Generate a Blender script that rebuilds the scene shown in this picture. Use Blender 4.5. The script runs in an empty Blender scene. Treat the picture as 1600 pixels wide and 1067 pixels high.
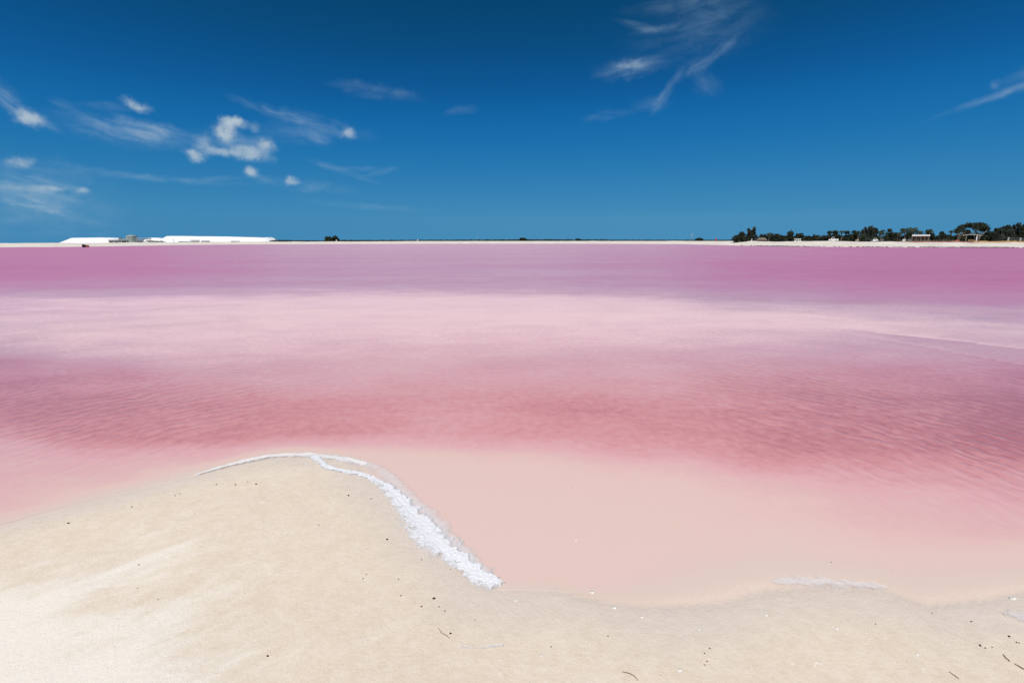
import bpy, math, random
import numpy as np
from mathutils import Vector, noise as mnoise

sc = bpy.context.scene
col = sc.collection
R = math.radians
rnd = random.Random(11)

# ------------------------------------------------------------------ camera
CAM_H = 1.6
F = 755.0                                   # focal length in pixels of a 1600 px wide frame
PITCH = math.atan((533.5 - 376.0) / F)
cam = bpy.data.cameras.new('camera')
cam.sensor_width = 36.0
cam.lens = F / 1600.0 * 36.0
cam.clip_start = 0.05
cam.clip_end = 30000.0
cam_ob = bpy.data.objects.new('camera', cam)
col.objects.link(cam_ob)
cam_ob.location = (0, 0, CAM_H)
cam_ob.rotation_euler = (math.pi / 2 - PITCH, 0, 0)
sc.camera = cam_ob

# ------------------------------------------------------------------ render settings
sc.render.engine = 'CYCLES'
sc.cycles.use_denoising = False
sc.cycles.max_bounces = 6
sc.cycles.transparent_max_bounces = 8
sc.cycles.sample_clamp_indirect = 4.0
sc.view_settings.view_transform = 'Standard'
sc.view_settings.look = 'None'
sc.view_settings.exposure = 0.0
sc.view_settings.gamma = 1.0
sc.view_settings.use_curve_mapping = False


def ray(px, py):
    """Direction from the camera through a pixel of the 1600 x 1067 photograph."""
    a, b = px - 800.0, 533.5 - py
    return Vector((a, F * math.cos(PITCH) + b * math.sin(PITCH), b * math.cos(PITCH) - F * math.sin(PITCH)))


def gp(px, py):
    """Ground point (z = 0) seen at a pixel."""
    d = ray(px, py)
    t = CAM_H / -d.z
    return (d.x * t, d.y * t)


def at(px, py, dist):
    """World point seen at a pixel at distance dist along +Y."""
    d = ray(px, py)
    t = dist / d.y
    return Vector((d.x * t, dist, CAM_H + d.z * t))


# ------------------------------------------------------------------ node helper
class NT:
    def __init__(self, tree):
        self.t = tree

    def n(self, typ, **kw):
        nd = self.t.nodes.new(typ)
        for k, v in kw.items():
            setattr(nd, k, v)
        return nd

    def link(self, a, b):
        self.t.links.new(a, b)

    def put(self, sock, v):
        if hasattr(v, 'node'):
            self.t.links.new(v, sock)
        elif v is not None:
            if sock.type == 'RGBA' and len(v) == 3:
                v = (*v, 1.0)
            sock.default_value = v

    def m(self, op, a, b=None, c=None, clamp=False):
        nd = self.n('ShaderNodeMath', operation=op, use_clamp=clamp)
        self.put(nd.inputs[0], a)
        if b is not None:
            self.put(nd.inputs[1], b)
        if c is not None:
            self.put(nd.inputs[2], c)
        return nd.outputs[0]

    def rng(self, v, a, b, c=0.0, d=1.0, smooth=True):
        nd = self.n('ShaderNodeMapRange', interpolation_type='SMOOTHSTEP' if smooth else 'LINEAR')
        for i, x in enumerate((v, a, b, c, d)):
            self.put(nd.inputs[i], x)
        return nd.outputs[0]

    def noise(self, vec, scale, detail=4.0, rough=0.55, dist=0.0, lac=2.0):
        nd = self.n('ShaderNodeTexNoise')
        if vec is not None:
            self.put(nd.inputs['Vector'], vec)
        nd.inputs['Scale'].default_value = scale
        nd.inputs['Detail'].default_value = detail
        nd.inputs['Roughness'].default_value = rough
        nd.inputs['Distortion'].default_value = dist
        nd.inputs['Lacunarity'].default_value = lac
        return nd.outputs[0]

    def mix(self, f, a, b, blend='MIX'):
        nd = self.n('ShaderNodeMix', data_type='RGBA', blend_type=blend)
        self.put(nd.inputs[0], f)
        self.put(nd.inputs[6], a)
        self.put(nd.inputs[7], b)
        return nd.outputs[2]

    def comb(self, x, y, z=0.0):
        nd = self.n('ShaderNodeCombineXYZ')
        for i, v in enumerate((x, y, z)):
            self.put(nd.inputs[i], v)
        return nd.outputs[0]

    def mapping(self, vec, loc=(0, 0, 0), rot=(0, 0, 0), scale=(1, 1, 1)):
        nd = self.n('ShaderNodeMapping')
        self.put(nd.inputs[0], vec)
        nd.inputs[1].default_value = loc
        nd.inputs[2].default_value = rot
        nd.inputs[3].default_value = scale
        return nd.outputs[0]

    def tmap(self, vec, rot, scale):
        """Rotate by rot, then stretch: features run along the rotated x axis."""
        nd = self.n('ShaderNodeMapping', vector_type='TEXTURE')
        self.put(nd.inputs[0], vec)
        nd.inputs[2].default_value = (0, 0, rot)
        nd.inputs[3].default_value = (scale[0], scale[1], 1)
        return nd.outputs[0]

    def ramp(self, f, stops):
        nd = self.n('ShaderNodeValToRGB')
        el = nd.color_ramp.elements
        while len(el) < len(stops):
            el.new(0.5)
        for e, (p, c) in zip(el, stops):
            e.position = p
            e.color = (*c, 1.0)
        self.put(nd.inputs[0], f)
        return nd.outputs[0]

    def bump(self, h, strength=0.5, dist=0.01, normal=None):
        nd = self.n('ShaderNodeBump')
        nd.inputs['Strength'].default_value = strength
        nd.inputs['Distance'].default_value = dist
        self.put(nd.inputs['Height'], h)
        if normal is not None:
            self.put(nd.inputs['Normal'], normal)
        return nd.outputs[0]

    def pos(self):
        return self.n('ShaderNodeNewGeometry').outputs['Position']

    def attr(self, name):
        return self.n('ShaderNodeAttribute', attribute_name=name).outputs['Fac']


# ------------------------------------------------------------------ sky and sun
SUN_EL, SUN_ROT = R(62), R(203)             # high midday sun, behind the photographer's left shoulder
world = bpy.data.worlds.new('World')
sc.world = world
world.use_nodes = True
W = NT(world.node_tree)
bg = world.node_tree.nodes['Background']
geo = W.n('ShaderNodeNewGeometry')
vdir = W.n('ShaderNodeVectorMath', operation='SCALE')
W.link(geo.outputs['Incoming'], vdir.inputs[0])
vdir.inputs['Scale'].default_value = -1.0
sep = W.n('ShaderNodeSeparateXYZ')
W.link(vdir.outputs[0], sep.inputs[0])
zc = W.m('MAXIMUM', sep.outputs[2], math.sin(R(2.6)))
sky = W.n('ShaderNodeTexSky', sky_type='NISHITA', sun_disc=False)
sky.sun_elevation, sky.sun_rotation = SUN_EL, SUN_ROT
sky.air_density, sky.dust_density, sky.ozone_density = 0.6, 0.2, 6.0
W.link(W.comb(sep.outputs[0], sep.outputs[1], zc), sky.inputs[0])
# the deep polarised blue of the photograph: a tone curve per channel
scaled = W.n('ShaderNodeVectorMath', operation='SCALE')
W.link(sky.outputs[0], scaled.inputs[0])
scaled.inputs['Scale'].default_value = 0.1
curve = W.n('ShaderNodeRGBCurve')
W.link(scaled.outputs[0], curve.inputs['Color'])
for ch, pts in enumerate((((0.0, 0.0), (0.065, 0.0025), (0.12, 0.009), (0.20, 0.030), (0.37, 0.066), (1.0, 0.30)),
                          ((0.0, 0.0), (0.10, 0.042), (0.13, 0.062), (0.17, 0.094), (0.22, 0.140), (0.38, 0.215), (0.56, 0.262), (1.0, 0.50)),
                          ((0.0, 0.0), (0.20, 0.105), (0.28, 0.175), (0.36, 0.29), (0.44, 0.385), (0.60, 0.445), (0.77, 0.475), (1.0, 0.55)))):
    cv = curve.mapping.curves[ch].points
    cv[0].location, cv[1].location = pts[0], pts[-1]
    for q_ in pts[1:-1]:
        cv.new(*q_)
curve.mapping.update()
sc_col = W.n('ShaderNodeVectorMath', operation='SCALE')
W.link(curve.outputs[0], sc_col.inputs[0])
sc_col.inputs['Scale'].default_value = 10.0

# clouds, placed by azimuth and elevation
az = W.m('MULTIPLY', W.m('ARCTAN2', sep.outputs[0], sep.outputs[1]), 180 / math.pi)
el = W.m('MULTIPLY', W.m('ARCSINE', sep.outputs[2]), 180 / math.pi)
ang = W.comb(az, el, 0.0)


def az_el(px, py):
    d = ray(px, py).normalized()
    return math.degrees(math.atan2(d.x, d.y)), math.degrees(math.asin(d.z))


warp = W.n('ShaderNodeTexNoise')
W.put(warp.inputs['Vector'], ang)
warp.inputs['Scale'].default_value = 0.75
warp.inputs['Detail'].default_value = 5.0
warp.inputs['Roughness'].default_value = 0.62
wv = W.n('ShaderNodeVectorMath', operation='SUBTRACT')
W.link(warp.outputs['Color'], wv.inputs[0])
wv.inputs[1].default_value = (0.5, 0.5, 0.5)
puffn = W.noise(ang, 0.85, 6.0, 0.55, 0.0)


# wind-combed texture of the thin wisps, in a few directions
WISP = {}
for r_deg in (-42, -12, 2, 18, 45):
    WISP[r_deg] = W.rng(W.noise(W.mapping(W.mapping(ang, rot=(0, 0, R(-r_deg))), loc=(r_deg * 0.7, r_deg * 0.3, 0), scale=(0.55, 1.7, 1.0)), 0.62, 5.0, 0.56, 0.5), 0.22, 0.78)
clear = None


def cloud(px, py, hw, hh, rot=0.0, s=0.5, kind='w', bend=0.0):
    """Density of one cloud: an ellipse (half sizes in photo pixels) broken up by noise."""
    a0, e0 = az_el(px, py)
    a1, e1 = az_el(px + 10, py)
    k = abs(a1 - a0) / 10.0                 # degrees per pixel there
    a2, e2 = az_el(px, py - 10)
    kv = abs(e2 - e0) / 10.0
    w, h = hw * k, hh * kv
    wa = W.n('ShaderNodeVectorMath', operation='MULTIPLY_ADD')
    W.link(wv.outputs[0], wa.inputs[0])
    amp = 1.7 * min(w, h * 1.6) if kind == 'p' else 0.9 * min(w, h * 2.0)
    wa.inputs[1].default_value = (amp, amp, 0)
    # chained on the clouds before it so that the shader is evaluated one cloud at a time
    W.link(ang if clear is None else W.comb(az, el, W.m('MULTIPLY', clear, 1e-6)), wa.inputs[2])
    # world-space ellipse: translate, rotate, scale
    mp = W.n('ShaderNodeMapping', vector_type='TEXTURE')
    W.link(wa.outputs[0], mp.inputs[0])
    mp.inputs[1].default_value = (a0, e0, 0)
    mp.inputs[2].default_value = (0, 0, R(rot))
    mp.inputs[3].default_value = (w, h, 1)
    v = mp.outputs[0]
    if bend:
        sp = W.n('ShaderNodeSeparateXYZ')
        W.link(v, sp.inputs[0])
        v = W.comb(sp.outputs[0], W.m('SUBTRACT', sp.outputs[1], W.m('MULTIPLY', W.m('POWER', W.m('ABSOLUTE', sp.outputs[0]), 2.0), bend)), 0)
    ln = W.n('ShaderNodeVectorMath', operation='LENGTH')
    W.link(v, ln.inputs[0])
    if kind == 'p':
        env = W.rng(ln.outputs['Value'], 1.45, 0.1, 0.0, 1.0)
        nn = W.rng(puffn, 0.25, 0.55, 0.55, 1.0)
        return W.m('MULTIPLY', W.m('MULTIPLY', env, nn), s)
    env = W.rng(ln.outputs['Value'], 1.6, 0.0, 0.0, 1.0)
    nn = WISP[min(WISP, key=lambda q: abs(q - rot))]
    return W.m('MULTIPLY', W.m('MULTIPLY', env, nn), s)


CLOUDS = [
    # the broken cumulus left of the middle
    (352, 206, 17, 17, 0, .78, 'p'), (371, 193, 16, 9, -8, .78, 'p'), (355, 191, 12, 9, 0, .62, 'p'), (398, 199, 8, 9, 0, .38, 'p'),
    (306, 242, 19, 10, 0, .66, 'p'), (350, 238, 34, 8, -6, .58, 'p'), (390, 240, 34, 10, -12, .62, 'p'), (416, 228, 14, 11, 25, .62, 'p'),
    (372, 222, 52, 20, 0, .28, 'w'), (318, 225, 16, 14, 0, .34, 'p'), (385, 226, 34, 14, -10, .2, 'p'),
    (392, 269, 11, 9, -25, .66, 'p'), (456, 283, 11, 6, 5, .52, 'p'), (543, 206, 12, 9, 0, .62, 'p'), (405, 278, 22, 6, -20, .22, 'w'),
    # wisps round it
    (438, 178, 60, 8, -13, .38, 'w'), (490, 212, 24, 8, -22, .34, 'w'), (500, 196, 70, 13, -8, .21, 'w'), (470, 208, 60, 16, 0, .17, 'w'),
    (205, 203, 95, 16, -5, .46, 'w'), (240, 200, 55, 9, -6, .32, 'w'), (190, 214, 80, 14, -5, .19, 'w'),
    (213, 164, 24, 9, -14, .6, 'p'), (175, 167, 40, 6, 4, .27, 'w'), (103, 163, 22, 7, -15, .27, 'w'),
    (47, 187, 28, 11, -14, .58, 'p'), (40, 178, 16, 12, 30, .45, 'p'), (12, 160, 40, 12, -42, .38, 'w'), (5, 145, 26, 14, -50, .30, 'w'), (75, 196, 22, 7, -25, .22, 'w'),
    (32, 255, 24, 9, 8, .52, 'p'), (70, 296, 26, 6, 2, .42, 'p'), (128, 297, 15, 6, 6, .46, 'p'), (18, 292, 26, 7, 0, .30, 'w'), (88, 294, 20, 4, 0, .32, 'p'),
    (38, 317, 44, 9, -14, .32, 'w'), (95, 332, 45, 7, -18, .22, 'w'), (60, 280, 60, 7, -10, .22, 'w'), (20, 345, 190, 36, 0, .17, 'w'), (60, 300, 110, 42, -6, .3, 'w'), (45, 305, 70, 22, -8, .2, 'p'),
    (245, 279, 130, 5, -3, .26, 'w', .9), (150, 272, 60, 6, 0, .17, 'w'), (330, 280, 60, 4, 6, .17, 'w'),
    (532, 267, 48, 5, -16, .32, 'w'), (592, 270, 28, 4, 16, .27, 'w'), (560, 264, 40, 4, 4, .19, 'w'), (480, 290, 60, 9, -4, .22, 'w'),
    (575, 323, 90, 5, -4, .20, 'w', .5), (590, 143, 58, 11, -4, .24, 'w'), (720, 173, 22, 7, 5, .17, 'w'),
    # high wisps right of the middle
    (985, 107, 44, 15, 4, .42, 'w'), (982, 103, 26, 8, 0, .22, 'w'), (1002, 42, 34, 6, -14, .28, 'w'), (1030, 45, 40, 5, 4, .18, 'w'), (1070, 4, 80, 12, 2, .2, 'w'),
    (1120, 22, 60, 40, 2, .12, 'w'), (1080, 60, 90, 40, 2, .1, 'w'), (1122, 82, 30, 8, 33, .25, 'w'), (1085, 106, 26, 11, 18, .3, 'w'), (1052, 130, 24, 7, 48, .2, 'w'), (1034, 155, 20, 9, 55, .24, 'w'),
    (1100, 130, 26, 14, -30, .16, 'w'), (1018, 162, 26, 10, 2, .18, 'w'), (948, 181, 34, 7, 5, .17, 'w'),
    (1540, 155, 75, 6, 17, .3, 'w'), (1592, 137, 40, 8, 14, .28, 'w'), (1556, 132, 9, 7, -40, .24, 'w'), (1600, 115, 40, 9, 20, .16, 'w'),
    # beyond the frame
    (-160, 220, 80, 20, 4, .5, 'w'), (-120, 160, 60, 20, 0, .6, 'p'), (1760, 120, 90, 14, 12, .4, 'w'),
]
for c in CLOUDS:
    d_ = W.m('SUBTRACT', 1.0, cloud(*c), clamp=True)
    clear = d_ if clear is None else W.m('MULTIPLY', clear, d_)
dens = W.m('SUBTRACT', 1.0, clear, clamp=True)
# lit tops slightly warmer and brighter than the thin parts
ccol = W.mix(W.rng(dens, 0.12, 0.6), (3.1, 4.7, 6.3), W.mix(W.rng(puffn, 0.35, 0.6), (4.3, 5.4, 6.1), (5.4, 6.3, 6.8)))
W.link(W.mix(dens, sc_col.outputs[0], ccol), bg.inputs[0])
bg.inputs[1].default_value = 0.1
world.cycles.sampling_method = 'MANUAL'
world.cycles.sample_map_resolution = 512

sun = bpy.data.lights.new('sun', 'SUN')
sun.energy = 4.4
sun.angle = R(0.53)
sun.color = (1.0, 0.945, 0.87)
sun_ob = bpy.data.objects.new('sun', sun)
col.objects.link(sun_ob)
sdir = Vector((math.sin(SUN_ROT) * math.cos(SUN_EL), math.cos(SUN_ROT) * math.cos(SUN_EL), math.sin(SUN_EL)))
sun_ob.rotation_euler = sdir.to_track_quat('Z', 'Y').to_euler()
sun_ob.location = sdir * 50


# ------------------------------------------------------------------ object helpers
def tag(o, label=None, cat=None, group=None, kind=None):
    for k, v in (('label', label), ('category', cat), ('group', group), ('kind', kind)):
        if v:
            o[k] = v
    return o


def mesh_np(name, verts, faces, material=None, parent=None, smooth=True, attrs=None):
    """verts (n,3), faces (m,k) arrays -> ONE mesh object."""
    me = bpy.data.meshes.new(name)
    verts = np.asarray(verts, dtype=np.float32)
    faces = np.asarray(faces, dtype=np.int32)
    k = faces.shape[1]
    me.vertices.add(len(verts))
    me.vertices.foreach_set('co', verts.ravel())
    me.loops.add(faces.size)
    me.loops.foreach_set('vertex_index', faces.ravel())
    me.polygons.add(len(faces))
    me.polygons.foreach_set('loop_start', np.arange(0, faces.size, k, dtype=np.int32))
    if smooth:
        me.polygons.foreach_set('use_smooth', np.ones(len(faces), dtype=bool))
    me.update(calc_edges=True)
    for an, av in (attrs or {}).items():
        a = me.attributes.new(an, 'FLOAT', 'POINT')
        a.data.foreach_set('value', np.asarray(av, dtype=np.float32))
    if material:
        me.materials.append(material)
    o = bpy.data.objects.new(name, me)
    col.objects.link(o)
    if parent:
        o.parent = parent
    return o


class MB:
    """Collects shapes and links them as one mesh object."""

    def __init__(self):
        self.v, self.f = [], []

    def add(self, v, f):
        b = len(self.v)
        self.v += [tuple(p) for p in v]
        self.f += [tuple(i + b for i in q) for q in f]

    def box(self, x0, x1, y0, y1, z0, z1):
        self.add([(x, y, z) for z in (z0, z1) for y in (y0, y1) for x in (x0, x1)],
                 [(0, 2, 3, 1), (4, 5, 7, 6), (0, 1, 5, 4), (2, 6, 7, 3), (0, 4, 6, 2), (1, 3, 7, 5)])

    def tube(self, pts, radii, seg=6, cap=True):
        pts = [Vector(p) for p in pts]
        rings = []
        for i, p in enumerate(pts):
            d = (pts[min(i + 1, len(pts) - 1)] - pts[max(i - 1, 0)]).normalized()
            a = d.orthogonal().normalized()
            b = d.cross(a)
            if i and rings:
                pa = (Vector(rings[-1][0]) - pts[i - 1])
                pa = (pa - d * pa.dot(d))
                if pa.length > 1e-9:
                    a = pa.normalized()
                    b = d.cross(a)
            r = radii[i]
            rings.append([p + (a * math.cos(t) + b * math.sin(t)) * r for t in (k * 2 * math.pi / seg for k in range(seg))])
        v = [q for rg in rings for q in rg]
        f = []
        for i in range(len(rings) - 1):
            for k in range(seg):
                k2 = (k + 1) % seg
                f.append((i * seg + k, i * seg + k2, (i + 1) * seg + k2, (i + 1) * seg + k))
        if cap:
            f.append(tuple(range(seg))[::-1])
            f.append(tuple((len(rings) - 1) * seg + k for k in range(seg)))
        self.add(v, f)

    def prism(self, poly, y0, y1):
        """Outline in x, z extruded along y."""
        n = len(poly)
        v = [(x, y0, z) for x, z in poly] + [(x, y1, z) for x, z in poly]
        f = [tuple(range(n)), tuple(range(2 * n - 1, n - 1, -1))]
        f += [(i + n, (i + 1) % n + n, (i + 1) % n, i) for i in range(n)]
        self.add(v, f)

    def build(self, name, material, parent=None, smooth=False):
        me = bpy.data.meshes.new(name)
        me.from_pydata(self.v, [], self.f)
        if smooth:
            me.polygons.foreach_set('use_smooth', np.ones(len(me.polygons), dtype=bool))
        me.materials.append(material)
        me.update()
        o = bpy.data.objects.new(name, me)
        col.objects.link(o)
        if parent:
            o.parent = parent
        return o


def empty(name, loc, rz=0.0, scale=1.0):
    o = bpy.data.objects.new(name, None)
    o.empty_display_size = 0.2
    o.location = loc
    o.rotation_euler = (0, 0, rz)
    o.scale = (scale,) * 3
    col.objects.link(o)
    return o


# vectorised value noise (numpy) for terrain and water depth
def _hash(ix, iy, seed):
    h = (ix.astype(np.int64) * 374761393 + iy.astype(np.int64) * 668265263 + seed * 974634331) & 0x7fffffff
    h = ((h ^ (h >> 13)) * 1274126177) & 0x7fffffff
    return ((h ^ (h >> 16)) & 0xffff) / 65535.0


def vnoise(x, y, seed=0):
    ix, iy = np.floor(x), np.floor(y)
    fx, fy = x - ix, y - iy
    fx, fy = fx * fx * (3 - 2 * fx), fy * fy * (3 - 2 * fy)
    a, b = _hash(ix, iy, seed), _hash(ix + 1, iy, seed)
    c, d = _hash(ix, iy + 1, seed), _hash(ix + 1, iy + 1, seed)
    return (a + (b - a) * fx) * (1 - fy) + (c + (d - c) * fx) * fy - 0.5


def fbm(x, y, octaves=4, seed=0, gain=0.5):
    s, a = 0.0, 1.0
    for o in range(octaves):
        s = s + a * vnoise(x * 2 ** o + 17.3 * o, y * 2 ** o - 9.1 * o, seed + o)
        a *= gain
    return s


def sstep(a, b, x):
    t = np.clip((x - a) / (b - a), 0, 1)
    return t * t * (3 - 2 * t)


# ------------------------------------------------------------------ lake bed, beach and far shore
SHORE_PX = [(-900, 1000), (-400, 905), (-150, 850), (0, 822), (100, 793), (200, 767), (300, 743), (370, 724), (430, 713), (480, 711), (530, 714),
            (556, 724), (575, 741), (612, 772), (645, 808), (685, 860), (722, 893), (748, 914), (790, 922), (870, 922), (960, 944), (1050, 949),
            (1130, 944), (1200, 924), (1300, 914), (1380, 922), (1450, 948), (1540, 938), (1600, 928), (1750, 905), (2100, 870), (2700, 820)]
SHORE = np.array([gp(*p) for p in SHORE_PX])


def shore_dist(x, y):
    """Signed distance to the near waterline, positive on the water side."""
    best = np.full(x.shape, 1e9)
    sgn = np.ones(x.shape)
    for (ax, ay), (bx, by) in zip(SHORE[:-1], SHORE[1:]):
        dx, dy = bx - ax, by - ay
        t = np.clip(((x - ax) * dx + (y - ay) * dy) / (dx * dx + dy * dy), 0, 1)
        d = np.hypot(x - ax - t * dx, y - ay - t * dy)
        s = np.where(dx * (y - ay) - dy * (x - ax) >= 0, 1.0, -1.0)
        m = d < best - 1e-6
        best = np.where(m, d, best)
        sgn = np.where(m, s, sgn)
    return best * sgn


# water depth (arbitrary units, about cm) read along a few bearings
DEPTH = {  # deeper at both sides, partly to put lens edge darkening into the colour
    -500: [(386, 19), (430, 20), (448, 13), (460, 8), (472, 5), (510, 5), (545, 7), (575, 11), (640, 13.5), (680, 12), (705, 7), (740, 5), (820, 3.5), (900, 2)],
    0: [(386, 19), (428, 20), (446, 13), (458, 8), (470, 5), (500, 4.8), (535, 5.8), (562, 10), (615, 12.6), (655, 12.4), (678, 9.5), (695, 7), (730, 6.2), (785, 5.2), (812, 3.0), (830, 2)],
    180: [(386, 16), (425, 17), (445, 11), (458, 7), (470, 4.4), (520, 4.5), (550, 6.5), (585, 10), (640, 12.2), (682, 11.6), (700, 8.5), (725, 6.2), (752, 4.8), (772, 2.6)],
    330: [(384, 11), (420, 13), (442, 9.5), (456, 6.5), (469, 4.0), (520, 4.3), (545, 5.4), (585, 8), (640, 11.5), (690, 11.5), (708, 7.5), (725, 5.2), (740, 2.4)],
    470: [(383, 7.5), (415, 9), (440, 8), (455, 6), (468, 3.8), (510, 4.0), (540, 5.2), (585, 7.6), (640, 11), (680, 10.5), (696, 7), (706, 4), (714, 1.6)],
    620: [(382, 6.5), (412, 8), (440, 7.4), (454, 5.8), (467, 3.7), (505, 3.9), (535, 5.0), (585, 7.2), (640, 10.4), (672, 10), (694, 6.5), (706, 3.4), (716, 2.2), (760, 1.9), (920, 1.6)],
    800: [(382, 6.5), (412, 8), (440, 7.4), (454, 5.8), (467, 3.7), (500, 3.9), (530, 5.0), (580, 7.2), (640, 10.6), (672, 10.2), (698, 7), (712, 3.8), (730, 2.6), (780, 2.1), (930, 1.6)],
    1000: [(382, 8), (415, 10), (442, 9), (456, 6.5), (469, 4.0), (500, 3.9), (530, 5.2), (580, 7.6), (640, 11), (680, 10.8), (708, 8), (726, 4.6), (750, 3.0), (800, 2.2), (945, 1.6)],
    1200: [(386, 13), (425, 16), (450, 11), (462, 8), (476, 5.4), (498, 4.0), (522, 5.2), (565, 7.8), (630, 11.2), (690, 12), (722, 9.5), (748, 5.6), (780, 3.6), (840, 2.5), (925, 1.6)],
    1400: [(386, 18), (430, 20), (452, 14), (466, 10), (480, 6), (505, 4.6), (540, 7.4), (580, 9.5), (650, 12.6), (705, 11.6), (745, 9), (785, 6), (840, 3.8), (925, 1.8)],
    1600: [(387, 20), (435, 21), (455, 15), (470, 11), (484, 7), (525, 5.6), (560, 9), (590, 12), (630, 13.8), (675, 14.2), (725, 11.5), (775, 8.5), (815, 6.2), (865, 4.6), (925, 2.2)],
    2100: [(387, 20), (435, 21), (455, 16), (472, 11), (488, 7), (540, 6), (600, 12), (680, 16), (760, 10), (870, 5)],
}
_cols = sorted(DEPTH)


def _smooth_interp(v, pts):
    ys = np.array([p[0] for p in pts], float)
    ds = np.array([p[1] for p in pts], float)
    i = np.clip(np.searchsorted(ys, v) - 1, 0, len(ys) - 2)
    t = np.clip((v - ys[i]) / (ys[i + 1] - ys[i]), 0, 1)
    t = 0.5 * t + 0.5 * t * t * (3 - 2 * t)
    return ds[i] + (ds[i + 1] - ds[i]) * t


def lake_depth(x, y):
    """Depth of the brine: banks and hollows of the salt pan, measured by bearing and distance from the spit."""
    wx = x + 0.25 * fbm(x * .7, y * .7, 3, 5) * np.clip(np.hypot(x, y) * 0.12, 0.25, 6)
    wy = y + 0.30 * fbm(x * .6, y * .6, 3, 9) * np.clip(np.hypot(x, y) * 0.12, 0.25, 6)
    wy = np.maximum(wy, 0.6)
    # bearing and depression angle
    zc_ = wy * math.cos(PITCH) + CAM_H * math.sin(PITCH)
    u = 800 + F * wx / zc_
    v = 533.5 + F * (CAM_H * math.cos(PITCH) - wy * math.sin(PITCH)) / zc_
    out = np.zeros_like(x)
    u = np.clip(u, _cols[0], _cols[-1] - 1e-3)
    ci = np.clip(np.searchsorted(_cols, u) - 1, 0, len(_cols) - 2)
    for c in range(len(_cols) - 1):
        m = ci == c
        if not m.any():
            continue
        a, b = _cols[c], _cols[c + 1]
        t = (u[m] - a) / (b - a)
        t = t * t * (3 - 2 * t)
        out[m] = _smooth_interp(v[m], DEPTH[a]) * (1 - t) + _smooth_interp(v[m], DEPTH[b]) * t
    # a thin raised salt lip across the right half (two crisp edges)
    for k, (p0, p1, p2, amt) in enumerate((((1290, 512), (1440, 527), (1640, 549), -2.0), ((1310, 521), (1440, 541), (1640, 578), -1.3))):
        q = np.array([gp(*p0), gp(*p1), gp(*p2)])
        xs = x
        yl = np.interp(xs, q[:, 0], q[:, 1]) + 0.10 * vnoise(xs * 1.3, xs * 0 + k, 40 + k)
        dd = y - yl
        fade = sstep(q[0, 0], q[1, 0], xs)
        out = out + fade * amt * np.where(dd > 0, np.exp(-dd / 0.55), np.exp(dd / 0.06) * 0.2) + fade * np.where(dd <= 0, 1.4 * np.exp(dd / 0.8), 0)
    return out


# far waterline: distance by bearing
FAR_PX = [(-700, 388), (-300, 387.5), (0, 386.6), (60, 386.4), (140, 385.6), (220, 384.2), (300, 382.9), (400, 382.0), (520, 381.5), (700, 381.0), (900, 381.0), (1060, 381.6), (1140, 383.6),
          (1200, 384.9), (1300, 385.9), (1400, 386.6), (1500, 387.0), (1600, 387.4), (1900, 387.4), (2300, 388)]
_faz = np.array([math.atan2(*gp(*p)) for p in FAR_PX])
_frr = np.array([math.hypot(*gp(*p)) for p in FAR_PX])
# crest of the far bank: (bearing px, image y of its top, metres behind the waterline)
BERM_PX = [(-700, 381, 35), (0, 380.3, 40), (140, 379.6, 42), (250, 378.8, 44), (400, 377.9, 44), (520, 377.6, 45), (900, 377.3, 40), (1140, 377.9, 40), (1300, 378.1, 45), (1400, 379.0, 48),
           (1500, 379.9, 42), (1600, 380.4, 42), (2300, 381, 42)]


def far_shore(th):
    return np.interp(th, _faz, _frr)


def _berm():
    a, z, w = [], [], []
    for px, py, back in BERM_PX:
        th = math.atan2(*gp(px, 388))
        r = float(far_shore(th)) + back
        ydist = r * math.cos(th)
        a.append(th)
        z.append(at(px, py, ydist).z)
        w.append(back)
    return np.array(a), np.array(z), np.array(w)


_ba, _bz, _bw = _berm()


def ground_z(x, y, fine=True):
    x = np.asarray(x, float)
    y = np.asarray(y, float)
    r = np.hypot(x, y)
    th = np.arctan2(x, y)
    s = shore_dist(x, y)
    # near beach
    zb = 0.012 * (1 - np.exp(s / 0.15)) + np.minimum(-s, 3.0) * 0.035
    zb = zb + 0.014 * fbm(x * 1.6, y * 1.6, 3, 3) * sstep(0.0, 0.8, -s)
    zb = zb + np.where(-s > 3, (-s - 3) * 0.006, 0)
    lake = -(0.006 + 0.011 * lake_depth(x, np.maximum(y, 0.3)) * sstep(0.0, 0.5, s))
    z = np.where(s < 0, zb, lake)
    # far bank
    rs = far_shore(th) + 3.0 * fbm(th * 60, r * 0 + 2.2, 3, 21)
    t = r - rs
    bw = np.interp(th, _ba, _bw)
    bz = np.interp(th, _ba, _bz)
    rise = sstep(-1.0, 1.0, t / bw * 2 - 1) * bz
    lumps = fbm(x * 0.11, y * 0.11, 3, 31) * 0.55 * sstep(0.15, 0.9, t / bw) * sstep(0.02, 0.12, th) * np.exp(-np.maximum(t - bw, 0) / 60)
    lumps = lumps + fbm(x * 0.15, y * 0.15, 3, 33) * 0.16 * sstep(0.1, 0.6, t / bw)
    slope = np.interp(th, [-1.2, -0.42, -0.30, -0.2, 1.2], [0.007, 0.007, 0.004, 0.0, 0.0])
    back = -slope * np.maximum(t - bw, 0) - 0.004 * np.maximum(r - 900, 0)
    zf = np.where(t > 0, 0.03 + rise + lumps, -0.14) + np.where(t > bw, back, 0)
    front = (np.abs(th) < 1.45) & (r > 40)
    mixf = sstep(-6, 0, t)
    z = np.where(front, np.where(t > 0, zf, z * (1 - mixf) + (-0.02) * mixf), z)
    return z


def gz(x, y):
    return float(ground_z(np.array([x]), np.array([y]))[0])


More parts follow.
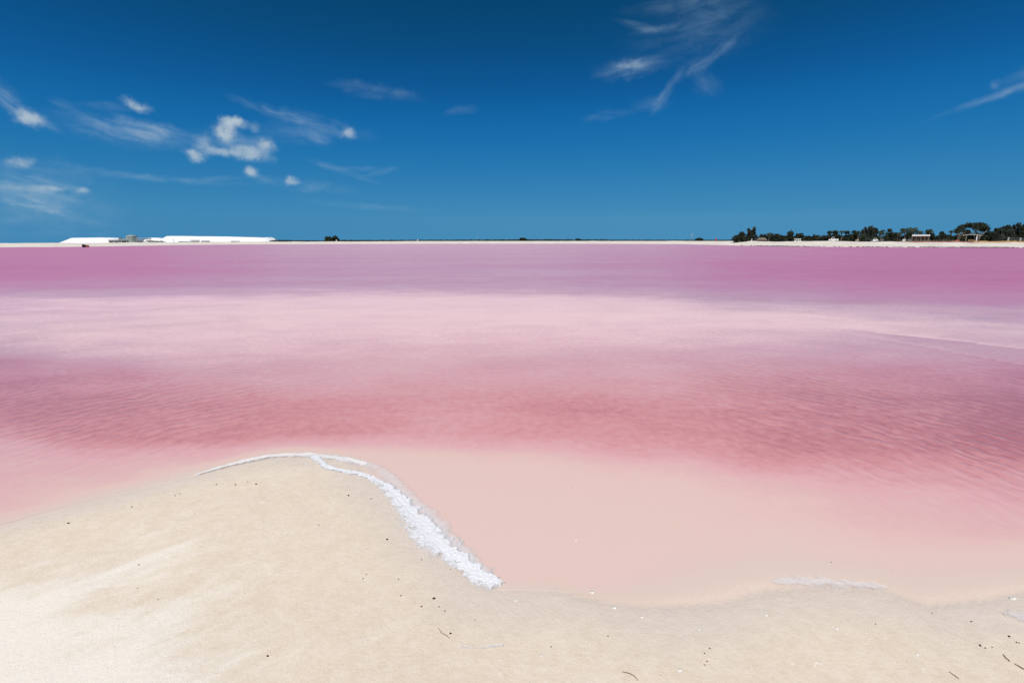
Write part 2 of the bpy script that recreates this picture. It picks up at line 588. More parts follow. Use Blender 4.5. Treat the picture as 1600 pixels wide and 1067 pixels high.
def polar_grid(r0, r1, nr, th):
    rr = r0 * (r1 / r0) ** (np.arange(nr) / (nr - 1))
    Rg, T = np.meshgrid(rr, th, indexing='ij')
    return Rg * np.sin(T), Rg * np.cos(T)


def grid_faces(nr, nt, wrap=False):
    i, j = np.meshgrid(np.arange(nr - 1), np.arange(nt if wrap else nt - 1), indexing='ij')
    j2 = (j + 1) % nt
    return np.stack([i * nt + j, i * nt + j2, (i + 1) * nt + j2, (i + 1) * nt + j], -1).reshape(-1, 4)


# ------------------------------------------------------------------ materials
def new_mat(name):
    m = bpy.data.materials.new(name)
    m.use_nodes = True
    t = NT(m.node_tree)
    return m, t, m.node_tree.nodes['Principled BSDF']


def plain(name, c, rough=0.7, var=0.12, scale=3.0, metal=0.0, bump=0.0, spec=0.3):
    m, t, p = new_mat(name)
    co = t.n('ShaderNodeTexCoord').outputs['Object']
    n1 = t.noise(co, scale, 5.0, 0.6)
    lo = tuple(v * (1 - var) for v in c)
    hi = tuple(min(1, v * (1 + var)) for v in c)
    t.put(p.inputs['Base Color'], t.mix(t.rng(n1, 0.3, 0.7), lo, hi))
    p.inputs['Roughness'].default_value = rough
    p.inputs['Metallic'].default_value = metal
    p.inputs['Specular IOR Level'].default_value = spec
    if bump:
        t.put(p.inputs['Normal'], t.bump(n1, bump, 0.02))
    return m


def sand_material():
    m, t, p = new_mat('pale_sand')
    P = t.pos()
    s = t.attr('shore')                     # metres to the waterline, negative inland
    far = t.attr('far')
    # dry salty sand: warm tan with pale wind-laid salt streaks
    rot = t.tmap(P, R(38), (1.2, 0.5))
    streak = t.noise(rot, 1.7, 9.0, 0.70, 0.35)
    broad = t.noise(P, 0.75, 4.0, 0.55, 0.3)
    sep_ = t.n('ShaderNodeSeparateXYZ')
    t.link(P, sep_.inputs[0])
    inland = t.rng(s, -0.35, -1.5)
    inner = t.m('ADD', sep_.outputs[0], t.m('MULTIPLY', sep_.outputs[1], 0.8))
    bias = t.m('MULTIPLY', t.m('MULTIPLY', inland, t.rng(inner, 1.0, -0.6)), 0.27)
    salt = t.rng(t.m('ADD', t.m('ADD', t.m('MULTIPLY', streak, 0.7), t.m('MULTIPLY', broad, 0.3)), bias), 0.53, 0.73)
    mott = t.noise(P, 16.0, 8.0, 0.72)
    tan = t.mix(t.rng(mott, 0.3, 0.7), (0.660, 0.563, 0.448), (0.722, 0.632, 0.522))
    orange = t.rng(t.noise(P, 2.3, 5.0, 0.6), 0.55, 0.75)
    tan = t.mix(t.m('MULTIPLY', orange, 0.45), tan, (0.69, 0.565, 0.43))
    c = t.mix(t.m('MULTIPLY', salt, 0.85), tan, (0.80, 0.755, 0.685))
    # small bright salt crumbs
    crumb = t.rng(t.noise(t.tmap(P, R(25), (1.3, 0.8)), 19.0, 7.0, 0.75), 0.63, 0.67)
    c = t.mix(t.m('MULTIPLY', crumb, 0.6), c, (0.83, 0.81, 0.77))
    # damp band along the water: greyer
    wob = t.m('ADD', s, t.m('MULTIPLY', t.m('SUBTRACT', t.noise(P, 2.2, 5.0, 0.6), 0.5), 0.35))
    damp = t.rng(wob, -0.38, -0.12)
    c = t.mix(t.m('MULTIPLY', damp, 0.75), c, t.mix(t.rng(mott, .3, .7), (0.625, 0.555, 0.475), (0.685, 0.615, 0.53)))
    # thin salt bloom just above the waterline
    bl = t.m('MULTIPLY', t.rng(wob, -0.16, -0.05), t.rng(t.noise(P, 3.5, 5.0, 0.65), 0.46, 0.62))
    c = t.mix(t.m('MULTIPLY', bl, 0.5), c, (0.72, 0.68, 0.63))
    # grains: dark and rusty specks
    sp = t.noise(P, 120.0, 3.0, 0.7)
    c = t.mix(t.m('MULTIPLY', t.rng(sp, 0.67, 0.72), 0.4), c, (0.26, 0.19, 0.13))
    sp2 = t.noise(P, 260.0, 2.0, 0.6)
    c = t.mix(t.m('MULTIPLY', t.rng(sp2, 0.35, 0.7), 0.09), c, (0.40, 0.31, 0.22))
    # the pan floor under the brine is even, rosy silt
    bed = t.mix(t.rng(mott, 0.25, 0.75), (0.62, 0.53, 0.46), (0.655, 0.56, 0.49))
    c = t.mix(t.rng(wob, -0.26, 0.03), c, bed)
    # far bank: bleached sand and spoil
    fn = t.noise(P, 0.18, 6.0, 0.65)
    fc = t.mix(t.rng(fn, 0.35, 0.65), (0.58, 0.53, 0.465), (0.74, 0.69, 0.62))
    c = t.mix(far, c, fc)
    t.put(p.inputs['Base Color'], c)
    t.put(p.inputs['Roughness'], t.m('SUBTRACT', 0.92, t.m('MULTIPLY', damp, 0.25)))
    p.inputs['Specular IOR Level'].default_value = 0.25
    h = t.m('ADD', t.m('MULTIPLY', t.noise(P, 38.0, 7.0, 0.72), 0.95), t.m('MULTIPLY', t.noise(P, 190.0, 4.0, 0.7), 0.32))
    h = t.m('ADD', h, t.m('MULTIPLY', salt, 0.3))
    h = t.m('ADD', h, t.m('MULTIPLY', t.noise(rot, 7.0, 5.0, 0.6), 0.8))
    t.put(p.inputs['Normal'], t.bump(h, 0.45, 0.011))
    return m


def brine_material():
    """Pink salt-lake brine: cloudy body colour that deepens with depth, over the sand, under a rippled surface."""
    m = bpy.data.materials.new('pink_brine')
    m.use_nodes = True
    t = NT(m.node_tree)
    m.node_tree.nodes.remove(m.node_tree.nodes['Principled BSDF'])
    out = m.node_tree.nodes['Material Output']
    P = t.pos()
    D = t.attr('murk')
    rip = t.attr('ruffle')                  # how much breeze ripples the surface there
    # ripples bend round the spit
    q = t.mapping(P, loc=(0.0, -2.1, 0.0))
    wob = t.n('ShaderNodeTexNoise')
    t.put(wob.inputs['Vector'], q)
    wob.inputs['Scale'].default_value = 0.9
    wob.inputs['Detail'].default_value = 3.0
    wa = t.n('ShaderNodeVectorMath', operation='MULTIPLY_ADD')
    t.link(wob.outputs['Color'], wa.inputs[0])
    wa.inputs[1].default_value = (0.55, 0.55, 0)
    t.put(wa.inputs[2], q)
    ln = t.n('ShaderNodeVectorMath', operation='LENGTH')
    t.link(wa.outputs[0], ln.inputs[0])
    ph = t.m('MULTIPLY', ln.outputs['Value'], 2 * math.pi / 0.145)
    wave = t.m('SINE', t.m('ADD', ph, t.m('MULTIPLY', t.noise(q, 3.2, 4.0, 0.55), 11.0)))
    ph2 = t.m('MULTIPLY', ln.outputs['Value'], 2 * math.pi / 0.087)
    wave2 = t.m('SINE', t.m('ADD', ph2, t.m('MULTIPLY', t.noise(q, 5.0, 3.0, 0.55), 14.0)))
    wave = t.m('ADD', t.m('MULTIPLY', wave, 0.75), t.m('MULTIPLY', wave2, 0.45))
    patch = t.rng(t.noise(q, 1.6, 3.0, 0.5), 0.3, 0.7, 0.25, 1.0)
    wave = t.m('MULTIPLY', t.m('MULTIPLY', wave, patch), rip)
    chop = t.noise(q, 8.5, 5.0, 0.6, 0.3)
    chop2 = t.noise(q, 1.3, 4.0, 0.6)
    # cloudiness of the brine: drifting streaks, plus wavelet shading put into the colour
    far_s = t.noise(t.mapping(P, rot=(0, 0, R(4)), scale=(0.25, 1.0, 1)), 0.22, 7.0, 0.62, 0.4)
    mid_s = t.noise(t.mapping(P, rot=(0, 0, R(-3)), scale=(0.55, 1.0, 1)), 1.3, 6.0, 0.62, 0.5)
    fine = t.noise(P, 11.0, 5.0, 0.65)
    k = t.m('ADD', t.m('MULTIPLY', t.m('SUBTRACT', far_s, 0.5), 0.75), t.m('MULTIPLY', t.m('SUBTRACT', mid_s, 0.5), 0.65))
    k = t.m('ADD', k, t.m('MULTIPLY', t.m('SUBTRACT', fine, 0.5), 0.6))
    k = t.m('ADD', k, t.m('MULTIPLY', wave, -0.105))  # crests painted lighter in the body colour, in place of glints
    D2 = t.m('MAXIMUM', t.m('MULTIPLY', D, t.m('ADD', k, 1.0)), 0.0)
    Dn = t.m('DIVIDE', D2, 22.0)
    # near the spit the brine lies over rosy silt ...
    near = t.ramp(Dn, [(0.00, (0.60, 0.50, 0.44)), (0.04, (0.63, 0.49, 0.435)), (0.09, (0.66, 0.485, 0.44)), (0.15, (0.665, 0.47, 0.43)), (0.23, (0.66, 0.43, 0.42)), (0.32, (0.68, 0.385, 0.405)),
                       (0.48, (0.605, 0.275, 0.29)), (0.64, (0.45, 0.17, 0.195)), (1.00, (0.37, 0.125, 0.165))])
    # ... further out over a white salt shoal, and in the open pan it turns violet
    shoal = t.ramp(Dn, [(0.00, (0.84, 0.66, 0.64)), (0.18, (0.84, 0.575, 0.575)), (0.25, (0.775, 0.49, 0.505)), (0.34, (0.70, 0.395, 0.43)), (0.48, (0.62, 0.27, 0.31)), (0.64, (0.45, 0.17, 0.21)), (1.00, (0.40, 0.13, 0.19))])
    pan = t.ramp(Dn, [(0.00, (0.84, 0.66, 0.68)), (0.18, (0.84, 0.57, 0.63)), (0.27, (0.70, 0.42, 0.54)), (0.45, (0.64, 0.275, 0.44)), (0.70, (0.635, 0.18, 0.38)), (1.00, (0.60, 0.13, 0.335))])
    body = t.mix(t.attr('shoal'), near, shoal)
    body = t.mix(t.attr('open_pan'), body, pan)
    dif = t.n('ShaderNodeBsdfDiffuse')
    tr = t.n('ShaderNodeBsdfTransparent')
    alpha = t.m('SUBTRACT', 1.0, t.m('EXPONENT', t.m('MULTIPLY', D2, -7.0)))
    # thin film's colour brightened to make up for light lost through it
    t.put(dif.inputs[0], t.mix(1.0, body, t.comb(*[t.m('SUBTRACT', 2.0, alpha)] * 3), 'MULTIPLY'))
    mx = t.n('ShaderNodeMixShader')
    t.put(mx.inputs[0], alpha)
    t.link(tr.outputs[0], mx.inputs[1])
    t.link(dif.outputs[0], mx.inputs[2])
    h = t.m('ADD', t.m('MULTIPLY', wave, 0.55), t.m('MULTIPLY', t.m('MULTIPLY', t.m('ADD', rip, 0.25), chop), 1.0))
    h = t.m('ADD', h, t.m('MULTIPLY', chop2, 1.2))
    nrm = t.bump(h, 0.6, 0.007)
    gl = t.n('ShaderNodeBsdfGlossy')
    t.put(gl.inputs['Roughness'], t.rng(t.attr('open_pan'), 0.0, 1.0, 0.14, 0.42))
    t.put(gl.inputs['Normal'], nrm)
    fr = t.n('ShaderNodeFresnel')
    fr.inputs[0].default_value = 1.36
    t.put(fr.inputs['Normal'], nrm)
    # wave slopes keep a breeze-ruffled surface from mirroring fully at grazing angles
    fk = t.m('MULTIPLY', t.m('MINIMUM', fr.outputs[0], 0.48), t.m('MULTIPLY', t.rng(D2, 0.0, 1.2), t.rng(D2, 2.5, 7.5, 0.5, 1.0)))
    mx2 = t.n('ShaderNodeMixShader')
    t.put(mx2.inputs[0], fk)
    t.link(mx.outputs[0], mx2.inputs[1])
    t.link(gl.outputs[0], mx2.inputs[2])
    t.link(mx2.outputs[0], out.inputs[0])
    return m


def salt_material(name, c, glint=0.0, fine=60.0, edge=True, lo_a=0.12, hi_a=0.62, top_a=1.0):
    m, t, p = new_mat(name)
    P = t.n('ShaderNodeTexCoord').outputs['Object']
    n1 = t.noise(P, fine, 6.0, 0.7)
    lo = tuple(v * 0.9 for v in c)
    t.put(p.inputs['Base Color'], t.mix(t.rng(n1, 0.3, 0.65), lo, c))
    p.inputs['Roughness'].default_value = 0.45
    p.inputs['Specular IOR Level'].default_value = 0.5
    if glint:
        p.inputs['Subsurface Weight'].default_value = 0.0
    t.put(p.inputs['Normal'], t.bump(n1, 0.45, 0.004 if fine > 20 else 0.4))
    if edge:
        # the crust thins out to damp sand along its rim
        a = t.attr('cover')
        n2 = t.noise(P, fine * 0.6, 5.0, 0.7)
        al = t.rng(t.m('ADD', a, t.m('MULTIPLY', t.m('SUBTRACT', n2, 0.5), 0.7)), lo_a, hi_a, 0.0, top_a)
        t.put(p.inputs['Alpha'], al)
    return m


M = {}
M['sand'] = sand_material()
M['brine'] = brine_material()
M['froth'] = salt_material('salt_froth', (0.765, 0.775, 0.80), lo_a=0.05, hi_a=0.85)
M['film'] = salt_material('salt_film', (0.85, 0.815, 0.80), fine=35.0, lo_a=0.10, hi_a=1.0, top_a=0.95)
M['skin'] = salt_material('salt_skin', (0.85, 0.81, 0.805), fine=35.0, lo_a=0.10, hi_a=1.25, top_a=0.62)
M['crystal'] = plain('salt_crystal', (0.86, 0.88, 0.92), 0.12, 0.05, 40, spec=0.6)
M['heap'] = salt_material('heaped_salt', (0.86, 0.87, 0.89), fine=0.35, edge=False)
M['leaf_dark'] = plain('dark_foliage', (0.024, 0.032, 0.017), 0.8, 0.45, 1.2)
M['leaf_grey'] = plain('grey_green_foliage', (0.038, 0.050, 0.036), 0.75, 0.4, 1.2)
M['leaf_palm'] = plain('palm_foliage', (0.032, 0.044, 0.019), 0.6, 0.4, 1.2)
M['bark'] = plain('grey_bark', (0.16, 0.13, 0.10), 0.9, 0.3, 4)
M['white'] = plain('white_paint', (0.78, 0.78, 0.76), 0.5, 0.06, 2)
M['offwhite'] = plain('weathered_white', (0.60, 0.60, 0.57), 0.7, 0.12, 2)
M['flake'] = plain('dry_salt_flake', (0.70, 0.68, 0.645), 0.8, 0.1, 60)
M['grey'] = plain('grey_sheet_metal', (0.30, 0.33, 0.33), 0.5, 0.2, 0.4)
M['green_grey'] = plain('grey_green_sheet_metal', (0.36, 0.42, 0.38), 0.55, 0.15, 0.4)
M['concrete'] = plain('weathered_concrete', (0.40, 0.41, 0.38), 0.85, 0.15, 0.5)
M['blue_grey'] = plain('blue_grey_cladding', (0.30, 0.34, 0.40), 0.55, 0.15, 0.4)
M['dark'] = plain('dark_opening', (0.02, 0.02, 0.02), 0.8, 0.2, 2)
M['glass'] = plain('tinted_glass', (0.02, 0.025, 0.03), 0.08, 0.1, 2, spec=0.6)
M['rubber'] = plain('tyre_rubber', (0.02, 0.02, 0.02), 0.8, 0.2, 4)
M['brown'] = plain('brown_boards', (0.14, 0.08, 0.05), 0.85, 0.3, 2)
M['rust'] = plain('rusty_steel', (0.36, 0.17, 0.10), 0.9, 0.35, 3)
M['thatch'] = plain('dry_thatch', (0.17, 0.145, 0.115), 0.95, 0.35, 6, bump=0.8)
M['tan'] = plain('ochre_earth_wall', (0.50, 0.33, 0.17), 0.9, 0.2, 0.6, bump=0.3)
M['redwall'] = plain('reddish_block_wall', (0.34, 0.19, 0.14), 0.9, 0.25, 0.6, bump=0.3)
M['red'] = plain('red_plastic', (0.45, 0.04, 0.05), 0.5, 0.1, 2)
M['wood'] = plain('grey_wood', (0.22, 0.19, 0.15), 0.9, 0.3, 6)
M['silver'] = plain('silver_car_paint', (0.45, 0.46, 0.47), 0.3, 0.05, 1, metal=0.3, spec=0.5)
M['beige'] = plain('beige_car_paint', (0.50, 0.42, 0.33), 0.35, 0.05, 1, spec=0.5)
M['teal'] = plain('teal_car_paint', (0.10, 0.34, 0.30), 0.35, 0.05, 1, spec=0.5)
M['pebble'] = plain('dark_pebble', (0.030, 0.022, 0.018), 0.7, 0.4, 60)
M['pebble_brown'] = plain('brown_pebble', (0.20, 0.10, 0.06), 0.8, 0.4, 60)
M['twig'] = plain('weathered_twig', (0.17, 0.105, 0.055), 0.9, 0.4, 80, bump=0.4)
M['rock'] = plain('dark_wet_rock', (0.07, 0.06, 0.05), 0.7, 0.4, 1.0)

# ------------------------------------------------------------------ ground and water sheets
th_front = np.linspace(R(-82), R(82), 700)
th_back = np.linspace(R(82), R(278), 60)[1:-1]
th_all = np.concatenate([th_front, th_back])
NR = 560
gx, gy = polar_grid(0.25, 9000.0, NR, th_all)
zz = ground_z(gx, gy)
sd = shore_dist(gx, gy)
rr_ = np.hypot(gx, gy)
tt_ = np.arctan2(gx, gy)
farw = sstep(-20, -5, rr_ - far_shore(tt_)) * (np.abs(tt_) < 1.45)
gv = np.stack([gx.ravel(), gy.ravel(), zz.ravel()], -1)
cz = float(ground_z(np.array([0.0]), np.array([0.0]))[0])
gv = np.concatenate([gv, [[0, 0, cz]]])
gf = grid_faces(NR, len(th_all), True)
ci = len(gv) - 1
# close the small hole under the camera with quads that share the centre point
ntl = len(th_all)
hole = np.array([[ci, (j + 2) % ntl, (j + 1) % ntl, j] for j in range(0, ntl - 1, 2)])

ground = mesh_np('ground', gv, np.concatenate([gf, hole]), M['sand'],
                 attrs={'shore': np.concatenate([np.clip(sd.ravel(), -20, 20), [-3]]), 'far': np.concatenate([farw.ravel(), [0]])})
tag(ground, kind='structure')

th_w = np.linspace(R(-80), R(80), 900)
NW = 620
wx, wy = polar_grid(1.2, 290.0, NW, th_w)
ws = shore_dist(wx, wy)
wr = np.hypot(wx, wy)
murk = lake_depth(wx, wy)
edge_w = 0.08 + 0.14 * sstep(-0.9, -1.8, wx) + 0.42 * sstep(0.2, 1.0, wx)
murk = murk * (1 - 0.45 * np.exp(-((wx - gp(1222, 848)[0]) ** 2 + (wy - gp(1222, 848)[1]) ** 2) / 0.085 ** 2))
murk = murk * sstep(-0.02, 1.0, ws / edge_w)
ruff = sstep(1.4, 3.4, np.abs(wx)) * sstep(8.5, 5.2, np.hypot(wx, wy)) * sstep(3.2, 3.9, np.hypot(wx, wy)) * 0.9 + 0.30 * sstep(0.6, 2.0, ws)
ruff = ruff * (0.12 + 0.88 * sstep(4.5, 9.0, murk))
water = mesh_np('water', np.stack([wx.ravel(), wy.ravel(), np.zeros(wx.size)], -1), grid_faces(NW, len(th_w)), M['brine'],
                attrs={'murk': murk.ravel(), 'ruffle': ruff.ravel(), 'shoal': sstep(5.2, 8.5, wr).ravel(), 'open_pan': sstep(12.0, 17.0, wr).ravel()})
tag(water, kind='structure')


# ------------------------------------------------------------------ salt crusts at the waterline
def salt_strip(px_pts, height, name, label, mat, group=None, seed=0, nw=33, crystals=0, ragged=0.35, lift=0.003, thin=0.0, sub=16):
    """A frothy crust that follows a line of (px, py, half width px)."""
    P_, Wd = [], []
    for px, py, hw in px_pts:
        c = Vector((*gp(px, py), 0))
        e = Vector((*gp(px + 10, py), 0))
        P_.append(c)
        Wd.append(hw * (e - c).length / 10)
    pts, wid = [], []
    for i in range(len(P_) - 1):
        p0, p1, p2, p3 = P_[max(i - 1, 0)], P_[i], P_[i + 1], P_[min(i + 2, len(P_) - 1)]
        for k in range(sub):
            t = k / sub
            pts.append(0.5 * ((2 * p1) + (-p0 + p2) * t + (2 * p0 - 5 * p1 + 4 * p2 - p3) * t * t + (-p0 + 3 * p1 - 3 * p2 + p3) * t ** 3))
            wid.append(Wd[i] + (Wd[i + 1] - Wd[i]) * t)
    pts.append(P_[-1])
    wid.append(Wd[-1])
    n = len(pts)
    X, Y, A = np.zeros((n, nw)), np.zeros((n, nw)), np.zeros((n, nw))
    for i in range(n):
        d = (pts[min(i + 1, n - 1)] - pts[max(i - 1, 0)]).normalized()
        nx, ny = -d.y, d.x
        for j in range(nw):
            a = (j / (nw - 1) * 2 - 1) * 1.25
            X[i, j] = pts[i].x + nx * a * wid[i]
            Y[i, j] = pts[i].y + ny * a * wid[i]
            endt = min(i, n - 1 - i) / (n * 0.06)
            A[i, j] = (1 - abs(a) / 1.25) * min(1.0, endt)
    A = A * (1 - thin * np.clip((np.arange(nw) / (nw - 1) * 2 - 1), 0, 1)[None, :])
    cover = A * 1.3 + ragged * fbm(X * 22, Y * 22, 4, 50 + seed, 0.6)
    prof = sstep(0.1, 0.7, cover)
    lum = fbm(X * 85, Y * 85, 3, 80 + seed, 0.5)
    base = np.maximum(ground_z(X, Y), -0.001)
    Z = base + prof * (lift + height * (0.78 + 0.30 * np.clip(lum + 0.35, 0, 1))) - (1 - prof) * 0.002
    root = empty(name, (float(np.mean(X)), float(np.mean(Y)), 0.0))
    tag(root, label, 'salt crust', group)
    V = np.stack([X.ravel() - root.location.x, Y.ravel() - root.location.y, Z.ravel()], -1)
    ob = mesh_np('crust', V, grid_faces(n, nw), mat, root, attrs={'cover': cover.ravel()})
    # make sure the crust faces up
    if ob.data.polygons[0].normal.z < 0:
        ob.data.flip_normals()
    if crystals:
        mb = MB()
        rr = random.Random(seed + 5)
        k = 0
        while k < crystals:
            i, j = rr.randrange(n), rr.randrange(nw)
            if cover[i, j] < 0.42:
                continue
            k += 1
            s = rr.uniform(0.0007, 0.0026)
            c = Vector((X[i, j] - root.location.x, Y[i, j] - root.location.y, Z[i, j] + s * 0.2))
            ax = [Vector((rr.uniform(-1, 1), rr.uniform(-1, 1), rr.uniform(-1, 1))).normalized() for _ in range(1)][0]
            b = ax.orthogonal().normalized()
            g = ax.cross(b)
            v = [c + (ax * x + b * y + g * z) * s for x in (-1, 1) for y in (-.8, .8) for z in (-.6, .6)]
            mb.add(v, [(0, 1, 3, 2), (4, 6, 7, 5), (0, 4, 5, 1), (2, 3, 7, 6), (0, 2, 6, 4), (1, 5, 7, 3)])
        cr = mb.build('crystals', M['crystal'], root)
        cr['kind'] = 'stuff'
    return root


salt_strip([(484, 712, 5), (496, 719, 8), (514, 734, 7), (540, 739, 6), (572, 745, 8), (602, 759, 13), (627, 783, 19), (652, 812, 27), (680, 844, 31), (710, 868, 23),
            (733, 884, 19), (748, 900, 27), (768, 907, 24), (792, 910, 10)], 0.012, 'salt_crust',
           'thick white frothy salt crust running down beside the shallow pink pool', M['froth'], seed=1, nw=57, crystals=220, ragged=0.6, thin=0.55, sub=46)
salt_strip([(300, 745, 3), (340, 733, 7), (385, 721, 10), (430, 713, 9), (480, 712, 11), (520, 716, 12), (552, 721, 11), (578, 727, 7)], 0.006, 'salt_crust',
           'thin pale salt rim curving round the tip of the sand spit', M['film'], seed=2, ragged=0.45, lift=0.0045)
salt_strip([(512, 716, 5), (548, 722, 12), (580, 728, 16), (604, 742, 15), (632, 770, 15), (662, 796, 17), (686, 818, 18), (700, 840, 18), (730, 868, 17), (752, 888, 14), (770, 902, 8)], 0.003, 'salt_crust',
           'faint translucent salt skin at the pool edge beside the thick froth', M['skin'], seed=3, ragged=0.45, lift=0.004)
salt_strip([(1205, 912, 7), (1250, 909, 13), (1278, 910, 20), (1305, 911, 17), (1345, 914, 13), (1400, 919, 8)], 0.004, 'salt_crust',
           'small white salt bar lying alone at the far side of the pool beach', M['skin'], seed=4, ragged=0.8)
salt_strip([(1565, 962, 10), (1585, 966, 18), (1612, 968, 12)], 0.005, 'salt_crust',
           'rough white salt patch on the gritty sand above the dark pebbles', M['skin'], seed=6, ragged=0.7, sub=10)
salt_strip([(715, 1019, 3), (750, 1021, 4), (772, 1018, 5), (788, 1016, 3)], 0.003, 'salt_crust',
           'slim white salt streak on bare sand below the pink pool', M['skin'], seed=7, ragged=0.8, sub=10)

FLAKES = [(925, 925, 5), (1003, 966, 4), (1092, 987, 3), (1307, 987, 4), (1352, 995, 2.5), (806, 940, 4), (960, 950, 5), (1197, 964, 4), (900, 843, 3.5), (1583, 935, 7), (846, 1033, 3), (916, 1008, 2.5),
          (1062, 1055, 6), (1432, 1030, 4)]


def lump(rad, seed, flat=0.5, seg=7):
    rr = random.Random(seed)
    v, f = [], []
    rings = 4
    for i in range(rings + 1):
        ph = math.pi * i / rings
        for k in range(seg):
            t = 2 * math.pi * k / seg
            q = rad * (1 + rr.uniform(-.28, .28))
            v.append((q * math.sin(ph) * math.cos(t), q * 0.8 * math.sin(ph) * math.sin(t), q * flat * math.cos(ph)))
    for i in range(rings):
        for k in range(seg):
            k2 = (k + 1) % seg
            f.append((i * seg + k, i * seg + k2, (i + 1) * seg + k2, (i + 1) * seg + k))
    return v, f


for i, (px, py, r) in enumerate(FLAKES):
    x, y = gp(px, py)
    x1, _ = gp(px + 10, py)
    rad = r * abs(x1 - x) / 10 * 0.75
    mb = MB()
    mb.add(*lump(rad, 300 + i, 0.16, 9))
    mb.add([(p[0] * .5 + rad * .7, p[1] * .5 + rad * .3, p[2]) for p in lump(rad, 340 + i, 0.18)[0]], lump(rad, 340 + i, 0.18)[1])
    o = mb.build('salt_flake', M['flake'], smooth=True)
    o.location = (x, y, max(gz(x, y), 0.0) + rad * 0.02)
    tag(o, 'small white flake of dried salt lying on the sand by the pool', 'salt flake', 'white salt flakes on the sand')

# ------------------------------------------------------------------ pebbles and twigs on the sand
PEB = [(605, 847, 2.6, 1), (678, 940, 3.6, 1), (704, 997, 2.8, 1), (420, 1040, 2.8, 1), (108, 822, 2.6, 1), (568, 912, 1.8, 1), (573, 905, 1.6, 0), (207, 797, 2.0, 1), (339, 762, 2.0, 0), (369, 763, 2.4, 0),
       (401, 763, 2.4, 1), (545, 778, 2.4, 1), (580, 782, 1.8, 0), (623, 911, 1.8, 1), (627, 937, 2.2, 0), (659, 954, 2.4, 0), (686, 953, 2.0, 0), (695, 960, 1.8, 1), (659, 877, 1.6, 1), (388, 759, 1.6, 1),
       (1530, 1014, 3.2, 1), (1575, 999, 3.0, 1), (1538, 1018, 2.2, 0), (1574, 961, 2.2, 0), (1595, 967, 2.4, 0), (1587, 1009, 2.0, 1), (1591, 1010, 1.6, 1), (1549, 1017, 1.8, 0), (1104, 1040, 2.4, 0),
       (1100, 1046, 2.0, 0), (1108, 1019, 1.8, 1), (1100, 1027, 1.8, 1), (1517, 974, 2.2, 0), (861, 1018, 1.8, 1), (950, 999, 1.8, 1), (1299, 878, 2.6, 0), (219, 896, 1.8, 0), (499, 828, 1.4, 1), (704, 890, 1.4, 1),
       (742, 974, 1.4, 0), (1456, 960, 1.6, 0), (1367, 980, 1.6, 1), (978, 932, 1.6, 1), (282, 776, 1.6, 0), (274, 779, 1.6, 1), (827, 752, 1.6, 0), (837, 754, 1.6, 0), (850, 756, 2.0, 0), (870, 756, 1.8, 0), (893, 760, 2.0, 0),
       (218, 935, 1.4, 0), (250, 952, 1.4, 1)]
PEB_LABEL = {
    (605, 847): 'black pebble alone on bare sand, level with the widest part of the froth',
    (678, 940): 'largest black pebble, on the sand below the lower end of the salt froth',
    (704, 997): 'black pebble lying right beside the thin bent brown stalk',
    (420, 1040): 'lone black pebble on the pale salty sand near the bottom of the beach',
    (108, 822): 'lone black pebble near the pink water, across the spit from the froth',
    (207, 797): 'small dark pebble by itself between the lone shore pebble and the spit tip',
    (1530, 1014): 'black pebble just above the short dark twig on the gritty sand',
    (1575, 999): 'black pebble below the rough white salt patch on the gritty sand',
    (1299, 878): 'brown fleck under the shallow pool just above the lone white salt bar',
}
for i, (px, py, r, dk) in enumerate(PEB):
    x, y = gp(px, py)
    x1, _ = gp(px + 10, py)
    rad = r * abs(x1 - x) / 10 * 0.68
    mb = MB()
    mb.add(*lump(rad, i, 0.62))
    o = mb.build('pebble', M['pebble'] if dk else M['pebble_brown'], smooth=False)
    o.location = (x, y, max(gz(x, y), -0.004) + rad * 0.22)
    o.rotation_euler = (0, 0, rnd.uniform(0, 6.3))
    own = PEB_LABEL.get((px, py))
    if own:
        tag(o, own, 'pebble')
    elif dk:
        tag(o, 'tiny near-black pebble lying on the pale sand', 'pebble', 'tiny dark pebbles on the sand')
    else:
        tag(o, 'tiny reddish brown bit of grit on the pale sand', 'pebble', 'tiny brown grit on the sand')


def twig(px_pts, rad, label):
    pts = []
    for px, py in px_pts:
        x, y = gp(px, py)
        pts.append(Vector((x, y, max(gz(x, y), 0) + rad * rnd.uniform(0.5, 1.6))))
    o0 = pts[0].copy()
    fine = []
    for a, b in zip(pts[:-1], pts[1:]):
        for k in range(4):
            fine.append(a.lerp(b, k / 4) - o0 + Vector((rnd.uniform(-1, 1), rnd.uniform(-1, 1), rnd.uniform(-.3, .3))) * rad * 0.7)
    fine.append(pts[-1] - o0)
    mb = MB()
    mb.tube(fine, [rad * (0.55 + 0.6 * math.sin(math.pi * (i + 1) / (len(fine) + 1)) * rnd.uniform(.7, 1.1)) for i in range(len(fine))], 6)
    o = mb.build('twig', M['twig'], smooth=True)
    o.location = o0
    tag(o, label, 'twig')


twig([(1565, 1029), (1571, 1036), (1576, 1041)], 0.0017, 'short dark twig lying on the gritty sand, above the longer one')
twig([(1583, 1044), (1592, 1051), (1600, 1055), (1612, 1062)], 0.0020, 'long dark twig pointing off the gritty corner of the beach')
twig([(1480, 1058), (1489, 1064), (1496, 1070)], 0.0016, 'rust brown twig half buried at the bottom of the beach')
twig([(972, 1058), (984, 1061), (992, 1066), (996, 1072)], 0.0013, 'thin curved golden brown stem lying on sand below the pool')
twig([(685, 988), (690, 996), (697, 1000), (703, 1005)], 0.0012, 'thin bent brown stalk lying beside a black pebble')

